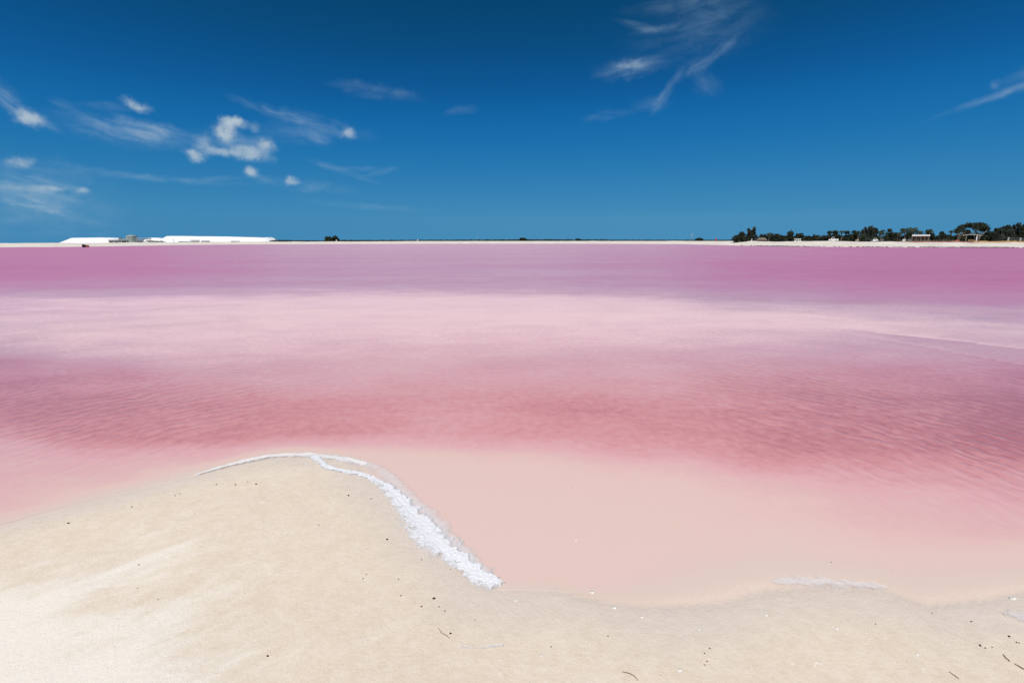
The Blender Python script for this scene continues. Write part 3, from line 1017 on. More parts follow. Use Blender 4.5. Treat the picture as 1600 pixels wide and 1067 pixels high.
# coarse grains of the beach, past counting
mb_v, mb_f = [], []
gr = np.random.RandomState(4)
n_g = 9000
px_ = gr.uniform(-200, 1800, n_g)
py_ = 1067 - (gr.rand(n_g) ** 1.4) * 330
cnt = 0
tet = np.array([(1, 0, -.5), (-.5, .8, -.5), (-.5, -.8, -.5), (0, 0, .8)])
X_ = np.array([gp(a, b) for a, b in zip(px_, py_)])
sdg = shore_dist(X_[:, 0], X_[:, 1])
dens_ok = gr.rand(n_g) < 0.18 + 0.5 * sstep(1250, 1600, px_) + 0.25 * sstep(500, 760, px_) * sstep(950, 700, px_) + 0.2 * (vnoise(X_[:, 0] * 2, X_[:, 1] * 2, 77) > 0.1)
keep = (sdg < -0.06) & dens_ok
X_ = X_[keep]
Zg = ground_z(X_[:, 0], X_[:, 1])
for (x, y), z in zip(X_, Zg):
    s = gr.uniform(0.0005, 0.0015) * (1 if gr.rand() < .93 else 1.8)
    a = gr.uniform(0, 6.28)
    R2 = np.array([[math.cos(a), -math.sin(a), 0], [math.sin(a), math.cos(a), 0], [0, 0, 1]])
    b = len(mb_v)
    mb_v.extend((tet @ R2.T * s + (x, y, z + s * .3)).tolist())
    mb_f.extend([(b, b + 1, b + 3), (b + 1, b + 2, b + 3), (b + 2, b, b + 3), (b, b + 2, b + 1)])
M['grain'] = plain('coarse_grain', (0.26, 0.19, 0.13), 0.9, 0.5, 30)
grains = mesh_np('sand_grains', mb_v, mb_f, M['grain'], smooth=False)
tag(grains, 'coarse brown grains scattered over the pale beach sand', 'grit', kind='stuff')


# ------------------------------------------------------------------ salt heaps and works on the far left
def salt_heap(profile, dist, depth, label, seed):
    """profile: (px, py top) along the ridge; a long heap with slumped sides."""
    xs = np.array([at(p[0], p[1], dist).x for p in profile])
    zs = np.array([at(p[0], p[1], dist).z for p in profile])
    n, m_ = 160, 26
    X = np.linspace(xs[0], xs[-1], n)
    top = np.interp(X, xs, zs)
    cx = (xs[0] + xs[-1]) / 2
    base = gz(cx, dist) - 0.6
    H = np.maximum(top - base, 0.05)
    V = np.zeros((n, m_, 3))
    for j in range(m_):
        v = j / (m_ - 1) * 2 - 1
        pr = np.clip(1.45 * (1 - abs(v)), 0, 1) ** 0.9
        lumps = fbm(X * 0.12, X * 0 + v * 3, 4, seed) * 0.12 + fbm(X * 0.5, X * 0 + v * 9, 3, seed + 3) * 0.03
        V[:, j, 0] = X
        V[:, j, 1] = dist + v * depth
        V[:, j, 2] = base + H * pr * (1 + lumps * (1 - pr * 0.8)) + 0
    V[:, :, 0] -= cx
    V[:, :, 1] -= dist
    V[:, :, 2] -= base
    o = mesh_np('salt_heap', V.reshape(-1, 3), grid_faces(n, m_), M['heap'])
    o.location = (cx, dist, base)
    tag(o, label, 'salt heap')
    return o


salt_heap([(96, 381.5), (104, 379), (112, 375), (119, 371.9), (135, 371.7), (160, 371.4), (178, 371.8), (186, 374.5), (194, 378), (200, 381.5)], 640, 24,
          'low white salt heap with a sloping end, left of the grey works', 61)
salt_heap([(226, 381), (232, 374), (237, 371.8), (246, 371.6), (254, 372.8), (262, 376), (270, 381)], 690, 20,
          'small rounded white salt heap between the works and the long heap', 62)
salt_heap([(246, 381.5), (254, 377.5), (261, 372.5), (267, 369.1), (280, 368.9), (330, 369.6), (365, 370.0), (380, 370.6), (400, 371.0), (411, 371.6), (414, 372.0), (421, 370.9), (427, 374.5), (431, 377), (437, 380)], 620, 26,
          'longest white salt heap, flat topped with a small peak at its end', 63)


def px_box(mb, px0, px1, py0, py1, dist, depth, org=None, y_off=0.0):
    a = at(px0, py0, dist)
    b = at(px1, py1, dist)
    o = org or Vector((0, 0, 0))
    z1, z0 = max(a.z, b.z), min(a.z, b.z)
    mb.box(a.x - o.x, b.x - o.x, y_off + dist - o.y, y_off + dist + depth - o.y, z0 - o.z, z1 - o.z)


def base_of(px, dist):
    x = at(px, 380, dist).x
    return Vector((x, dist, gz(x, dist)))


def down(v, org, dist):
    """z of ground relative to org, a bit buried"""
    return -0.3


DW = 470.0
# long grey-green shed
def shed(px0, px1, py_eave, py_ridge, dist, depth, mat, roofmat, label, name='shed', cat='shed', doors=0, windows=0, along=True):
    org = base_of((px0 + px1) / 2, dist)
    a, b = at(px0, py_eave, dist), at(px1, py_eave, dist)
    rz = at(px0, py_ridge, dist).z
    x0, x1 = a.x - org.x, b.x - org.x
    he, hr = a.z - org.z, rz - org.z
    root = empty(name, org)
    tag(root, label, cat)
    mb = MB()
    mb.box(x0, x1, 0, depth, -0.4, he)
    mb.build('wall', mat, root)
    mb = MB()
    ov = 0.3
    # ridge runs along x
    pr = [(-ov, he), (depth / 2, hr), (depth + ov, he), (depth + ov, he - 0.15), (depth / 2, hr - 0.15), (-ov, he - 0.15)]
    v = [(x0 - ov, y, z + 0.16) for y, z in pr] + [(x1 + ov, y, z + 0.16) for y, z in pr]
    f = [tuple(range(6)), tuple(range(11, 5, -1))] + [(i + 6, (i + 1) % 6 + 6, (i + 1) % 6, i) for i in range(6)]
    mb.add(v, f)
    mb.build('roof', roofmat, root)
    L = x1 - x0
    for k in range(doors):
        c = x0 + L * (k + 0.5) / doors
        mb = MB()
        mb.box(c - min(2.0, L * .16), c + min(2.0, L * .16), -0.06, 0.05, -0.3, he * 0.72)
        mb.build('door', M['dark'], root)
    for k in range(windows):
        c = x0 + L * (k + 0.5) / windows
        mb = MB()
        mb.box(c - L * .08, c + L * .08, -0.05, 0.05, he * 0.45, he * 0.75)
        mb.build('window', M['glass'], root)
    return root


shed(169.5, 186, 376.0, 375.0, 505, 14, M['green_grey'], M['grey'], 'long low grey-green shed at the near end of the salt works', doors=2)
shed(185, 201, 375.0, 373.6, 490, 12, M['concrete'], M['grey'], 'grey concrete building under the round tank of the salt works', name='building', cat='building', doors=1, windows=4)
shed(213, 224, 376.0, 375.2, 485, 10, M['blue_grey'], M['grey'], 'blue-grey clad shed under the raised conveyor gallery', doors=1, windows=3)
shed(228, 238, 376.0, 374.8, 488, 10, M['grey'], M['offwhite'], 'small grey shed with white roof at the conveyor foot', doors=1)
# brown hopper on the shed
org = base_of(188.3, 520)
root = empty('hopper', org)
tag(root, 'dark brown hopper box on legs behind the grey-green shed', 'hopper')
a, b = at(185.6, 372.2, 520) - org, at(191.2, 374.2, 520) - org
mb = MB(); mb.box(a.x, b.x, 0, 4, b.z, a.z); mb.build('bin', M['brown'], root)
mb = MB(); mb.box(a.x - .2, b.x + .2, -.2, 4.2, a.z + .003, a.z + .25); mb.build('lid', M['grey'], root)
for sx in (a.x + .3, b.x - .3):
    for sy in (.3, 3.7):
        mb = MB(); mb.tube([(sx, sy, -.3), (sx, sy, b.z + .02)], [.16, .16], 6); mb.build('leg', M['grey'], root)
# round tank with a low domed top
org = base_of(207, 512)
rad = (at(214.3, 372, 512).x - at(200, 372, 512).x) / 2
ht = at(207, 369.2, 512).z - org.z
hd = at(207, 367.4, 512).z - org.z
root = empty('storage_tank', org)
tag(root, 'round pale grey-green storage tank rising above the salt works', 'tank')
mb = MB()
sg = 40
mb.tube([(0, 0, -.4), (0, 0, ht)], [rad, rad], sg, cap=False)
mb.build('shell', M['green_grey'], root, True)
mb = MB()
mb.tube([(0, 0, ht + .003), (0, 0, ht + (hd - ht) * .55), (0, 0, hd)], [rad * 1.02, rad * .72, rad * .12], sg)
mb.build('dome', M['concrete'], root, True)
for k in range(3):
    mb = MB()
    zz_ = ht * (.3 + .27 * k)
    mb.tube([(0, 0, zz_), (0, 0, zz_ + .22)], [rad * 1.012, rad * 1.012], sg)
    mb.build('hoop', M['grey'], root, True)
mb = MB()
for sx in (-.3, .3):
    mb.tube([(sx, -rad - .25, 0), (sx, -rad - .25, ht + .8)], [.06, .06], 5)
for k in range(18):
    mb.tube([(-.3, -rad - .25, ht * k / 18), (.3, -rad - .25, ht * k / 18)], [.04, .04], 4)
mb.build('ladder', M['grey'], root)
# conveyor gallery
org = base_of(225, 508)
root = empty('conveyor', org)
tag(root, 'raised conveyor gallery with a white roof beside the round tank', 'conveyor')
a, b = at(212.5, 372.2, 508) - org, at(236.8, 373.9, 508) - org
mb = MB(); mb.box(a.x, b.x, 0, 3, b.z, b.z + (a.z - b.z) * .62); mb.build('gallery', M['grey'], root)
mb = MB(); mb.box(a.x - .3, b.x + .3, -.3, 3.3, b.z + (a.z - b.z) * .625, a.z); mb.build('roof', M['white'], root)
for k in range(5):
    sx = a.x + (b.x - a.x) * (k + .3) / 5
    for sy in (.4, 2.6):
        mb = MB(); mb.tube([(sx, sy, -.3), (sx, sy, b.z + .02)], [.2, .2], 6); mb.build('leg', M['grey'], root)
# low roofs in front of the long heap
shed(279, 301, 377.9, 377.2, 480, 8, M['brown'], M['grey'], 'low dark open shed in front of the long salt heap', doors=4)
shed(298, 312, 376.6, 374.4, 500, 12, M['grey'], M['offwhite'], 'grey gabled workshop in front of the long salt heap', name='building', cat='building', doors=2, windows=3)
shed(314, 328, 376.6, 375.4, 494, 9, M['blue_grey'], M['white'], 'pale low office with a row of windows before the long heap', name='building', cat='building', windows=5)
shed(361, 374.5, 377.6, 376.8, 470, 7, M['dark'], M['grey'], 'low black shed near the far end of the long salt heap', doors=2)
shed(437, 446, 377.2, 376.5, 480, 7, M['offwhite'], M['white'], 'small white hut standing just past the peak of the long heap', name='hut', cat='hut', doors=1, windows=1)


# ------------------------------------------------------------------ vehicles
def car(px0, px1, dist, body_mat, label, kind='car', rz=0.0, name='parked_car', cat='car', glass=True, facing=1):
    """Side-on parked vehicle: body, cabin glass, wheels with tyres and rims, lamps."""
    c = (px0 + px1) / 2
    L = at(px1, 380, dist).x - at(px0, 380, dist).x
    org = base_of(c, dist)
    root = empty(name, org, rz)
    tag(root, label, cat, None)
    w = 1.75
    h = {'car': 1.45, 'van': 2.05, 'pickup': 1.7, 'truck': 2.6}[kind]
    gnd = 0.32
    x0, x1 = -L / 2, L / 2
    s = facing
    if kind == 'car':
        prof = [(x0, gnd), (x0, .62), (x0 + .06 * L, .86), (x0 + .24 * L, .93), (x0 + .36 * L, h), (x0 + .70 * L, h), (x0 + .86 * L, .98), (x1 - .02 * L, .92), (x1, .6), (x1, gnd)]
        win = [(x0 + .29 * L, .98), (x0 + .375 * L, h - .1), (x0 + .69 * L, h - .1), (x0 + .80 * L, .98)]
    elif kind == 'van':
        prof = [(x0, gnd), (x0, .85), (x0 + .10 * L, 1.05), (x0 + .22 * L, h - .05), (x0 + .30 * L, h), (x1 - .02 * L, h), (x1, h - .2), (x1, gnd)]
        win = [(x0 + .14 * L, 1.1), (x0 + .25 * L, h - .25), (x0 + .52 * L, h - .25), (x0 + .52 * L, 1.1)]
    elif kind == 'pickup':
        prof = [(x0, gnd), (x0, .9), (x0 + .22 * L, 1.02), (x0 + .32 * L, h), (x0 + .55 * L, h), (x0 + .60 * L, 1.05), (x1, 1.05), (x1, gnd)]
        win = [(x0 + .27 * L, 1.06), (x0 + .34 * L, h - .12), (x0 + .54 * L, h - .12), (x0 + .56 * L, 1.06)]
    else:
        prof = [(x0, gnd), (x0, 1.4), (x0 + .05 * L, 2.1), (x0 + .22 * L, 2.2), (x0 + .24 * L, h), (x1, h), (x1, gnd + .3), (x0 + .3 * L, gnd + .3)]
        win = [(x0 + .03 * L, 1.5), (x0 + .06 * L, 2.0), (x0 + .19 * L, 2.05), (x0 + .19 * L, 1.5)]
    if s < 0:
        prof = [(-x, z) for x, z in prof][::-1]
        win = [(-x, z) for x, z in win][::-1]
    mb = MB(); mb.prism(prof, 0, w); mb.build('body', body_mat, root)
    mb = MB(); mb.prism(win, -.012, w + .012); mb.build('side_window', M['glass'], root)
    for sx in (x0 + .19 * L, x1 - .19 * L):
        for sy in (0.02, w - .22):
            mb = MB(); mb.tube([(sx, sy - .03, .33), (sx, sy + .2, .33)], [.33, .33], 14)
            wl = mb.build('wheel', M['rubber'], root, False)
            mb = MB(); mb.tube([(sx, sy - .045, .33), (sx, sy + .18, .33)], [.18, .18], 10)
            mb.build('rim', M['silver'], wl)
    for sx, mt in ((x0 * s, M['white']), (x1 * s, M['red'])):
        for sy in (.1, w - .4):
            mb = MB(); mb.box(sx - .02, sx + .02, sy, sy + .3, .62, .78)
            mb.build('headlight' if mt is M['white'] else 'tail_light', mt, root)
    return root


car(222.5, 232, 470, M['white'], 'white lorry parked in front of the conveyor gallery', kind='truck', name='lorry', cat='lorry')
car(332, 336.5, 455, M['dark'], 'small dark car alone before the middle of the long heap', kind='car')
# low dark hedge of scrub right of the works handled with vegetation

# pump box on the left bank
dist = 118.0
org = base_of(134, dist)
root = empty('pump_box', org)
tag(root, 'dark boxy pump housing with a rust orange end on the sand bank', 'pump box')
a, b = at(127.6, 382.3, dist) - org, at(140.0, 385.6, dist) - org
xm = a.x + (b.x - a.x) * .45
zb_ = min(b.z, 0) - .05
mb = MB(); mb.box(a.x, xm, 0, 1.1, zb_, a.z * .98); mb.build('housing', M['dark'], root)
mb = MB(); mb.prism([(xm + .002, zb_), (b.x, zb_), (b.x, a.z * .45), (b.x - .18, a.z * .85), (xm + .002, a.z * .93)], .05, 1.05); mb.build('engine_cover', M['rust'], root)
mb = MB(); mb.box(a.x - .05, xm + .08, -.06, 1.16, a.z * .983, a.z * 1.08); mb.build('lid', M['concrete'], root)
mb = MB(); mb.tube([(a.x + .1, -.1, .12), (a.x + .1, -1.2, .02), (a.x, -2.4, -.15)], [.08, .08, .08], 8); mb.build('hose', M['rubber'], root)


# ------------------------------------------------------------------ vegetation
def leaf_cloud(centres, radii, n, size, seed, elong=1.0, upward=0.0, gap=0.15, flat=1.0):
    """Leaf quads spread through several clumps; returns verts, faces."""
    g = np.random.RandomState(seed)
    centres = np.asarray(centres, float)
    radii = np.asarray(radii, float)
    wts = radii[:, 0] * radii[:, 2]
    idx = g.choice(len(centres), n, p=wts / wts.sum())
    d = g.normal(size=(n, 3))
    d /= np.linalg.norm(d, axis=1)[:, None]
    rad = g.rand(n) ** (1 / 2.2)
    rad = rad * (1 + 0.25 * g.normal(size=n) * (g.rand(n) < gap))
    p = centres[idx] + d * radii[idx] * rad[:, None]
    a = g.normal(size=(n, 3))
    a[:, 2] = a[:, 2] * (1 + upward) + upward
    a /= np.linalg.norm(a, axis=1)[:, None]
    b = np.cross(a, g.normal(size=(n, 3)))
    b /= np.linalg.norm(b, axis=1)[:, None]
    s = size * (0.6 + 0.8 * g.rand(n))[:, None]
    la, lb = a * s * elong, b * s * 0.5
    V = np.stack([p - la, p + lb, p + la, p - lb], 1).reshape(-1, 3)
    Fc = np.arange(n * 4).reshape(-1, 4)
    return V, Fc


def tree_root(px, dist, label, cat='tree', name='tree', group=None):
    org = base_of(px, dist)
    root = empty(name, org)
    tag(root, label, cat, group)
    return root, org


def size_at(px0, px1, py_top, dist, org):
    w = at(px1, 380, dist).x - at(px0, 380, dist).x
    h = at((px0 + px1) / 2, py_top, dist).z - org.z
    return w, h


def broad_tree(px0, px1, top, dist, label, seed, mat='leaf_dark', name='tree', cat='tree', low=0.05, n=1100, leaf=0.34, lobes=9, topw=0.6):
    root, org = tree_root((px0 + px1) / 2, dist, label, cat, name)
    w, h = size_at(px0, px1, top, dist, org)
    r = random.Random(seed)
    cs, rs = [], []
    for k in range(lobes):
        u = (k + .5) / lobes * 2 - 1 + r.uniform(-.12, .12)
        hz = h * (low + (1 - low) * r.uniform(.32, .74))
        env = 1 - (1 - topw) * abs(u)
        rad = w * r.uniform(.19, .28)
        cs.append((u * w * .40, r.uniform(-.3, .3) * w, min(hz * env, h - rad * .7)))
        rs.append((rad, rad, rad * .85))
    # a couple of clumps that reach the top
    for u in (r.uniform(-.15, .15), r.uniform(-.3, .3)):
        rad = min(w * .2, h * .24)
        cs.append((u * w, 0, h - rad * .95))
        rs.append((rad, rad, rad))
    # skirt reaching the ground
    for k in range(6):
        cs.append(((k / 5 - .5) * w * .84, r.uniform(-.2, .2) * w, h * r.uniform(.2, .34)))
        rs.append((w * .19, w * .19, h * .28))
    V, Fc = leaf_cloud(cs, rs, int(n * 1.9), leaf, seed)
    mesh_np('crown', V, Fc, M[mat], root, smooth=False)
    mb = MB()
    tr_ = max(.08, w * .025)
    mb.tube([(0, 0, -.3), (.1, 0, h * .25), (r.uniform(-.2, .2), 0, h * .6)], [tr_, tr_ * .8, tr_ * .4], 7)
    for k in range(4):
        c = cs[r.randrange(lobes)]
        mb.tube([(.1, 0, h * .2), (c[0] * .5, c[1] * .5, h * .38), c], [tr_ * .6, tr_ * .4, tr_ * .15], 5)
    mb.build('trunk', M['bark'], root, True)
    return root


def casuarina(px0, px1, top, dist, label, seed, n=1500, peaks=3, mat='leaf_grey'):
    """Feathery upright tree: drooping wispy sprays on rising limbs."""
    root, org = tree_root((px0 + px1) / 2, dist, label, 'tree', 'casuarina_tree')
    w, h = size_at(px0, px1, top, dist, org)
    r = random.Random(seed)
    cs, rs = [], []
    mb = MB()
    tr_ = max(.1, w * .03)
    mb.tube([(0, 0, -.3), (0, 0, h * .45), (r.uniform(-.1, .1) * w, 0, h * .9)], [tr_, tr_ * .7, tr_ * .15], 7)
    for k in range(peaks):
        u = ((k + .5) / peaks * 2 - 1) if peaks > 1 else 0
        u += r.uniform(-.1, .1)
        hh = h * (1 if k == peaks // 2 else r.uniform(.72, .93))
        for j in range(6):
            t = (j + .5) / 6
            ww = w * (.22 if peaks > 1 else .4) * (1.05 - .85 * t)
            cs.append((u * w * (.28 + .14 * t), r.uniform(-.12, .12) * w, hh * (.12 + .82 * t)))
            rs.append((ww, ww, hh * .13))
        mb.tube([(0, 0, h * .12), (u * w * .3, 0, hh * .45), (u * w * .4, 0, hh * .95)], [tr_ * .6, tr_ * .4, tr_ * .08], 5)
    for k in range(18):
        u, t = r.uniform(-1, 1), r.uniform(.2, .95)
        cs.append((u * w * .46 * (1 - .45 * t), r.uniform(-.2, .2) * w, h * t))
        rs.append((w * .07, w * .07, h * .09))
    V, Fc = leaf_cloud(cs, rs, int(n * 1.5), .42, seed, elong=1.3, upward=.6)
    mesh_np('crown', V, Fc, M[mat], root, smooth=False)
    mb.build('trunk', M['bark'], root, True)
    return root


def palm(px, top, wpx, dist, label, seed, lean=0.0, fronds=22):
    root, org = tree_root(px, dist, label, 'palm tree', 'palm_tree')
    w, h = size_at(px - wpx / 2, px + wpx / 2, top, dist, org)
    r = random.Random(seed)
    hub = Vector((lean, 0, h * .80))
    mb = MB()
    mb.tube([(0, 0, -.3), (lean * .3, 0, h * .3), (lean * .75, 0, h * .6), hub], [.24, .17, .14, .12], 8)
    mb.build('trunk', M['bark'], root, True)
    Ls = w * .56
    for k in range(fronds):
        a = 2 * math.pi * k / fronds + r.uniform(-.2, .2)
        up = r.uniform(-.25, 1.2)
        L = Ls * r.uniform(.85, 1.1)
        dirh = Vector((math.cos(a), math.sin(a), 0))
        pts = []
        p = hub.copy()
        ang_ = up
        for j in range(7):
            pts.append(p.copy())
            p = p + (dirh * math.cos(ang_) + Vector((0, 0, 1)) * math.sin(ang_)) * L / 6
            ang_ -= .42
        v, f = [], []
        side = Vector((-dirh.y, dirh.x, 0))
        for j in range(6):
            a0, a1 = pts[j], pts[j + 1]
            for q in range(2):
                pp = a0.lerp(a1, q / 2)
                wd = L * .22 * math.sin(math.pi * min(1, (j + q / 2 + .8) / 6.6)) + .04
                fw = (a1 - a0).normalized()
                for sgn in (-1, 1):
                    tip = pp + side * sgn * wd + fw * wd * .6 - Vector((0, 0, wd * .55))
                    b0 = len(v)
                    v += [pp, pp + fw * L * .11, tip]
                    f.append((b0, b0 + 1, b0 + 2))
            b0 = len(v)
            v += [a0 + Vector((0, 0, .02)), a1 + Vector((0, 0, .02)), a1 - Vector((0, 0, .03)), a0 - Vector((0, 0, .03))]
            f.append((b0, b0 + 1, b0 + 2, b0 + 3))
        m_ = MB()
        m_.add(v, f)
        m_.build('frond', M['leaf_palm'], root)
    return root


# --- right bank trees, from the lone clump to the frame edge and beyond
TD = 185.0
broad_tree(1147, 1166, 362.2, TD, 'dense dark round tree at the lone end of the right bank grove', 101, lobes=8)
casuarina(1163, 1181, 354.8, TD + 2, 'tall feathery tree with twin tips beside the lone dark round tree', 102, peaks=2)
broad_tree(1183, 1196, 366.0, TD + 6, 'low dark bush just behind the brown thatched hut', 103, n=700)
palm(1200.5, 362.3, 12, TD + 4, 'short palm poking above the bushes next to the thatched hut', 104, fronds=13)
broad_tree(1194, 1212, 365.6, TD + 8, 'rounded dark bush beneath the short palm by the thatched hut', 105, n=800)
broad_tree(1206, 1226, 365.4, TD + 7, 'wide flat-topped dark tree between the short palm and the domed tree', 106)
broad_tree(1222, 1240, 361.3, TD + 5, 'dark domed tree with a pointed top near the white cottage', 107, topw=.4)
broad_tree(1241, 1257, 364.6, TD + 14, 'dark mushroom shaped tree right behind the white cottage', 108, low=.35)
broad_tree(1253, 1268, 368.4, TD + 12, 'low dark bush just past the white cottage', 109, n=650)
broad_tree(1265, 1284, 366.6, TD + 9, 'low spreading dark bush before the gap in the grove', 110, n=750)
broad_tree(1285, 1299, 361.0, TD + 8, 'dark rounded tree right after the gap, behind the white pickup', 111)
broad_tree(1295, 1311, 360.0, TD + 10, 'taller dark tree directly behind the white pickup', 112)
palm(1313.5, 358.6, 11, TD + 6, 'slim palm rising beside the dark tree behind the pickup', 113)
broad_tree(1315, 1328, 361.2, TD + 9, 'bushy dark tree between two palms near the beige car', 114)
broad_tree(1326, 1338, 360.2, TD + 12, 'narrow dark tree just behind the beige car', 115)
palm(1340, 358.8, 11, TD + 8, 'palm leaning against the big feathery tree', 116, lean=-.4)
casuarina(1341, 1364, 353.6, TD + 3, 'widest feathery grey-green tree in the middle of the grove', 117, peaks=4, n=2000)
casuarina(1358, 1370, 356.4, TD + 7, 'narrow feathery tree standing behind the white and teal van', 118, peaks=1, n=900)
palm(1375, 357.8, 14, TD + 2, 'lone palm with a bare trunk showing, above the silver car', 119)
broad_tree(1382, 1395, 357.8, TD + 4, 'upright oval dark tree next to the bare-trunked palm', 120, topw=.85)
palm(1401, 362.2, 17, TD + 5, 'squat palm between the oval tree and the taller pair of palms', 121)
palm(1413.5, 354.6, 15, TD + 8, 'palm leaning away from the tall palm behind the white-roofed shelter', 122, lean=-.9)
palm(1423.5, 353.6, 20, TD + 4, 'tallest palm, with a full crown behind the white-roofed shelter', 123, fronds=19)
broad_tree(1409, 1427, 361.5, TD + 9, 'dense dark bush under the tallest palm', 124)
palm(1434.5, 358.2, 13, TD + 9, 'palm whose crown stands right above the white flat roof', 125)
broad_tree(1441, 1458, 358.6, TD + 10, 'dark ragged tree at the far end of the white flat roof', 126)
palm(1450, 357.0, 12, TD + 8, 'thin palm growing out of the ragged tree by the flat roof', 127, fronds=11)
broad_tree(1461, 1475, 361.6, TD + 7, 'dark square-topped bush in the gap between the two shelters', 128, topw=.9)
broad_tree(1474, 1487, 366.4, TD + 10, 'low dark bush just before the flat spreading tree', 129, n=650)


def umbrella_tree(px0, px1, top, crown_bottom, dist, label, seed, n=1500, stems=3, mat='leaf_dark'):
    root, org = tree_root((px0 + px1) / 2, dist, label, 'tree', 'spreading_tree')
    w, h = size_at(px0, px1, top, dist, org)
    hb = at(px0, crown_bottom, dist).z - org.z
    r = random.Random(seed)
    cs, rs = [], []
    for k in range(12):
        u = (k + .5) / 12 * 2 - 1
        z = hb + (h - hb) * (.35 + .45 * (1 - u * u)) + r.uniform(-.1, .1) * h
        rad = w * r.uniform(.08, .13)
        cs.append((u * w * .44, r.uniform(-.3, .3) * w, z))
        rs.append((rad * 1.25, rad * 1.25, (h - hb) * .26))
    cs.append((w * .05, 0, h - (h - hb) * .2))
    rs.append((w * .14, w * .14, (h - hb) * .2))
    V, Fc = leaf_cloud(cs, rs, n, .36, seed)
    mesh_np('crown', V, Fc, M[mat], root, smooth=False)
    mb = MB()
    for k in range(stems):
        x0 = (k - (stems - 1) / 2) * w * .06
        mb.tube([(x0 * .3, 0, -.3), (x0, 0, h * .3), (x0 * 3, 0, hb + (h - hb) * .4)], [.24, .18, .08], 7)
        for j in range(3):
            c = cs[r.randrange(12)]
            mb.tube([(x0, 0, h * .3), ((x0 + c[0]) / 2, c[1] * .4, (h * .3 + c[2]) / 2 + .3), c], [.13, .09, .03], 5)
    mb.build('trunk', M['bark'], root, True)
    return root


umbrella_tree(1484, 1509, 358.6, 365, TD, 'thin flat-topped tree with pale limbs beside the curved canopy', 131, n=700)
umbrella_tree(1500, 1550, 349.8, 366, TD + 6, 'biggest dark spreading tree rising behind the curved canopy', 132, n=3200, stems=4)
broad_tree(1496, 1524, 362.0, TD + 9, 'dark undergrowth filling the space below the spreading tree', 133, name='bush', cat='bush')
broad_tree(1522, 1553, 361.0, TD + 9, 'dark bush past the canopy post under the spreading tree', 134, name='bush', cat='bush')
casuarina(1549, 1566, 353.0, TD + 4, 'thin grey feathery tree right after the big spreading tree', 135, peaks=2, n=900)
casuarina(1562, 1580, 352.0, TD + 6, 'full grey feathery tree second after the big spreading tree', 136, peaks=3)
casuarina(1576, 1590, 349.0, TD + 8, 'feathery tree with a spiky top above the wire fence', 137, peaks=2)
casuarina(1586, 1616, 346.2, TD + 3, 'tallest dark feathery tree cut by the edge of the view', 138, peaks=3, n=2200, mat='leaf_dark')
casuarina(1620, 1650, 348.0, TD + 6, 'dark feathery tree beyond the end of the wire fence', 139, peaks=3)
broad_tree(1655, 1690, 356.0, TD + 6, 'wide dark tree furthest along the right bank', 140)
broad_tree(1545, 1570, 368.5, TD + 14, 'low yellowish scrub behind the ochre wall', 141, name='bush', cat='bush', n=800, mat='leaf_palm')
broad_tree(1568, 1604, 366.5, TD + 14, 'dark scrub behind the wire fence', 142, name='bush', cat='bush', n=1100)

# undergrowth between the trees: past counting
cs, rs = [], []
for k in range(240):
    px = rnd.uniform(1150, 1620)
    if 1284 > px > 1268 or 1182 < px < 1199:
        continue
    d = TD + rnd.uniform(10, 18)
    b = base_of(px, d)
    hh = rnd.uniform(.7, 1.7) if px < 1290 else rnd.uniform(1.3, 2.8)  # taller on the right, also standing in for shade beneath the shelters
    cs.append((b.x, b.y, b.z + hh * .45))
    rs.append((1.3, 1.3, hh * .6))
V, Fc = leaf_cloud(cs, rs, 17000, .33, 9)
und = mesh_np('undergrowth', V, Fc, M['leaf_dark'], smooth=False)
tag(und, 'dark undergrowth along the feet of the right bank trees', 'undergrowth', kind='stuff')

# far mangrove belt across the middle, past counting
cs, rs = [], []
for k in range(1500):
    px = rnd.uniform(425, 1240)
    d = rnd.uniform(430, 560)
    b = base_of(px, d)
    top_py = 375.0 + 0.5 * math.sin(px * .013) + rnd.uniform(-.15, .5) + (1.0 if px < 520 else 0)
    hh = max(.8, (at(px, top_py, d).z - b.z))
    cs.append((b.x, b.y, b.z + hh * .42))
    rs.append((3.2, 3.0, hh * .55))
V, Fc = leaf_cloud(cs, rs, 32000, .8, 19)
mg = mesh_np('treeline', V, Fc, M['leaf_dark'], smooth=False)
tag(mg, 'long low dark mangrove belt along the far middle shore', 'treeline', kind='stuff')
broad_tree(508.5, 520, 369.4, 300, 'squarish olive shrub of the pair on the far middle shore', 151, name='shrub', cat='shrub', n=700, leaf=.4, mat='leaf_palm', topw=.9)
broad_tree(519, 529.5, 368.8, 302, 'darker rounder shrub of the pair on the far middle shore', 152, name='shrub', cat='shrub', n=700, leaf=.4)
broad_tree(811, 823, 371.9, 420, 'domed bush standing out of the mangrove belt near the middle', 153, name='bush', cat='bush', n=700, leaf=.5)
broad_tree(899, 908, 373.0, 420, 'small bump of a bush in the mangrove belt past the middle', 154, name='bush', cat='bush', n=500, leaf=.5)
broad_tree(1087, 1097, 371.6, 420, 'round bush by the thin mast at the end of the mangrove belt', 155, name='bush', cat='bush', n=600, leaf=.5)
broad_tree(240, 258, 376.6, 470, 'low dark scrub between the works and the long heap', 156, name='bush', cat='bush', n=500, leaf=.5)
broad_tree(430, 455, 375.6, 520, 'low dark scrub past the far end of the long heap', 157, name='bush', cat='bush', n=700, leaf=.6)


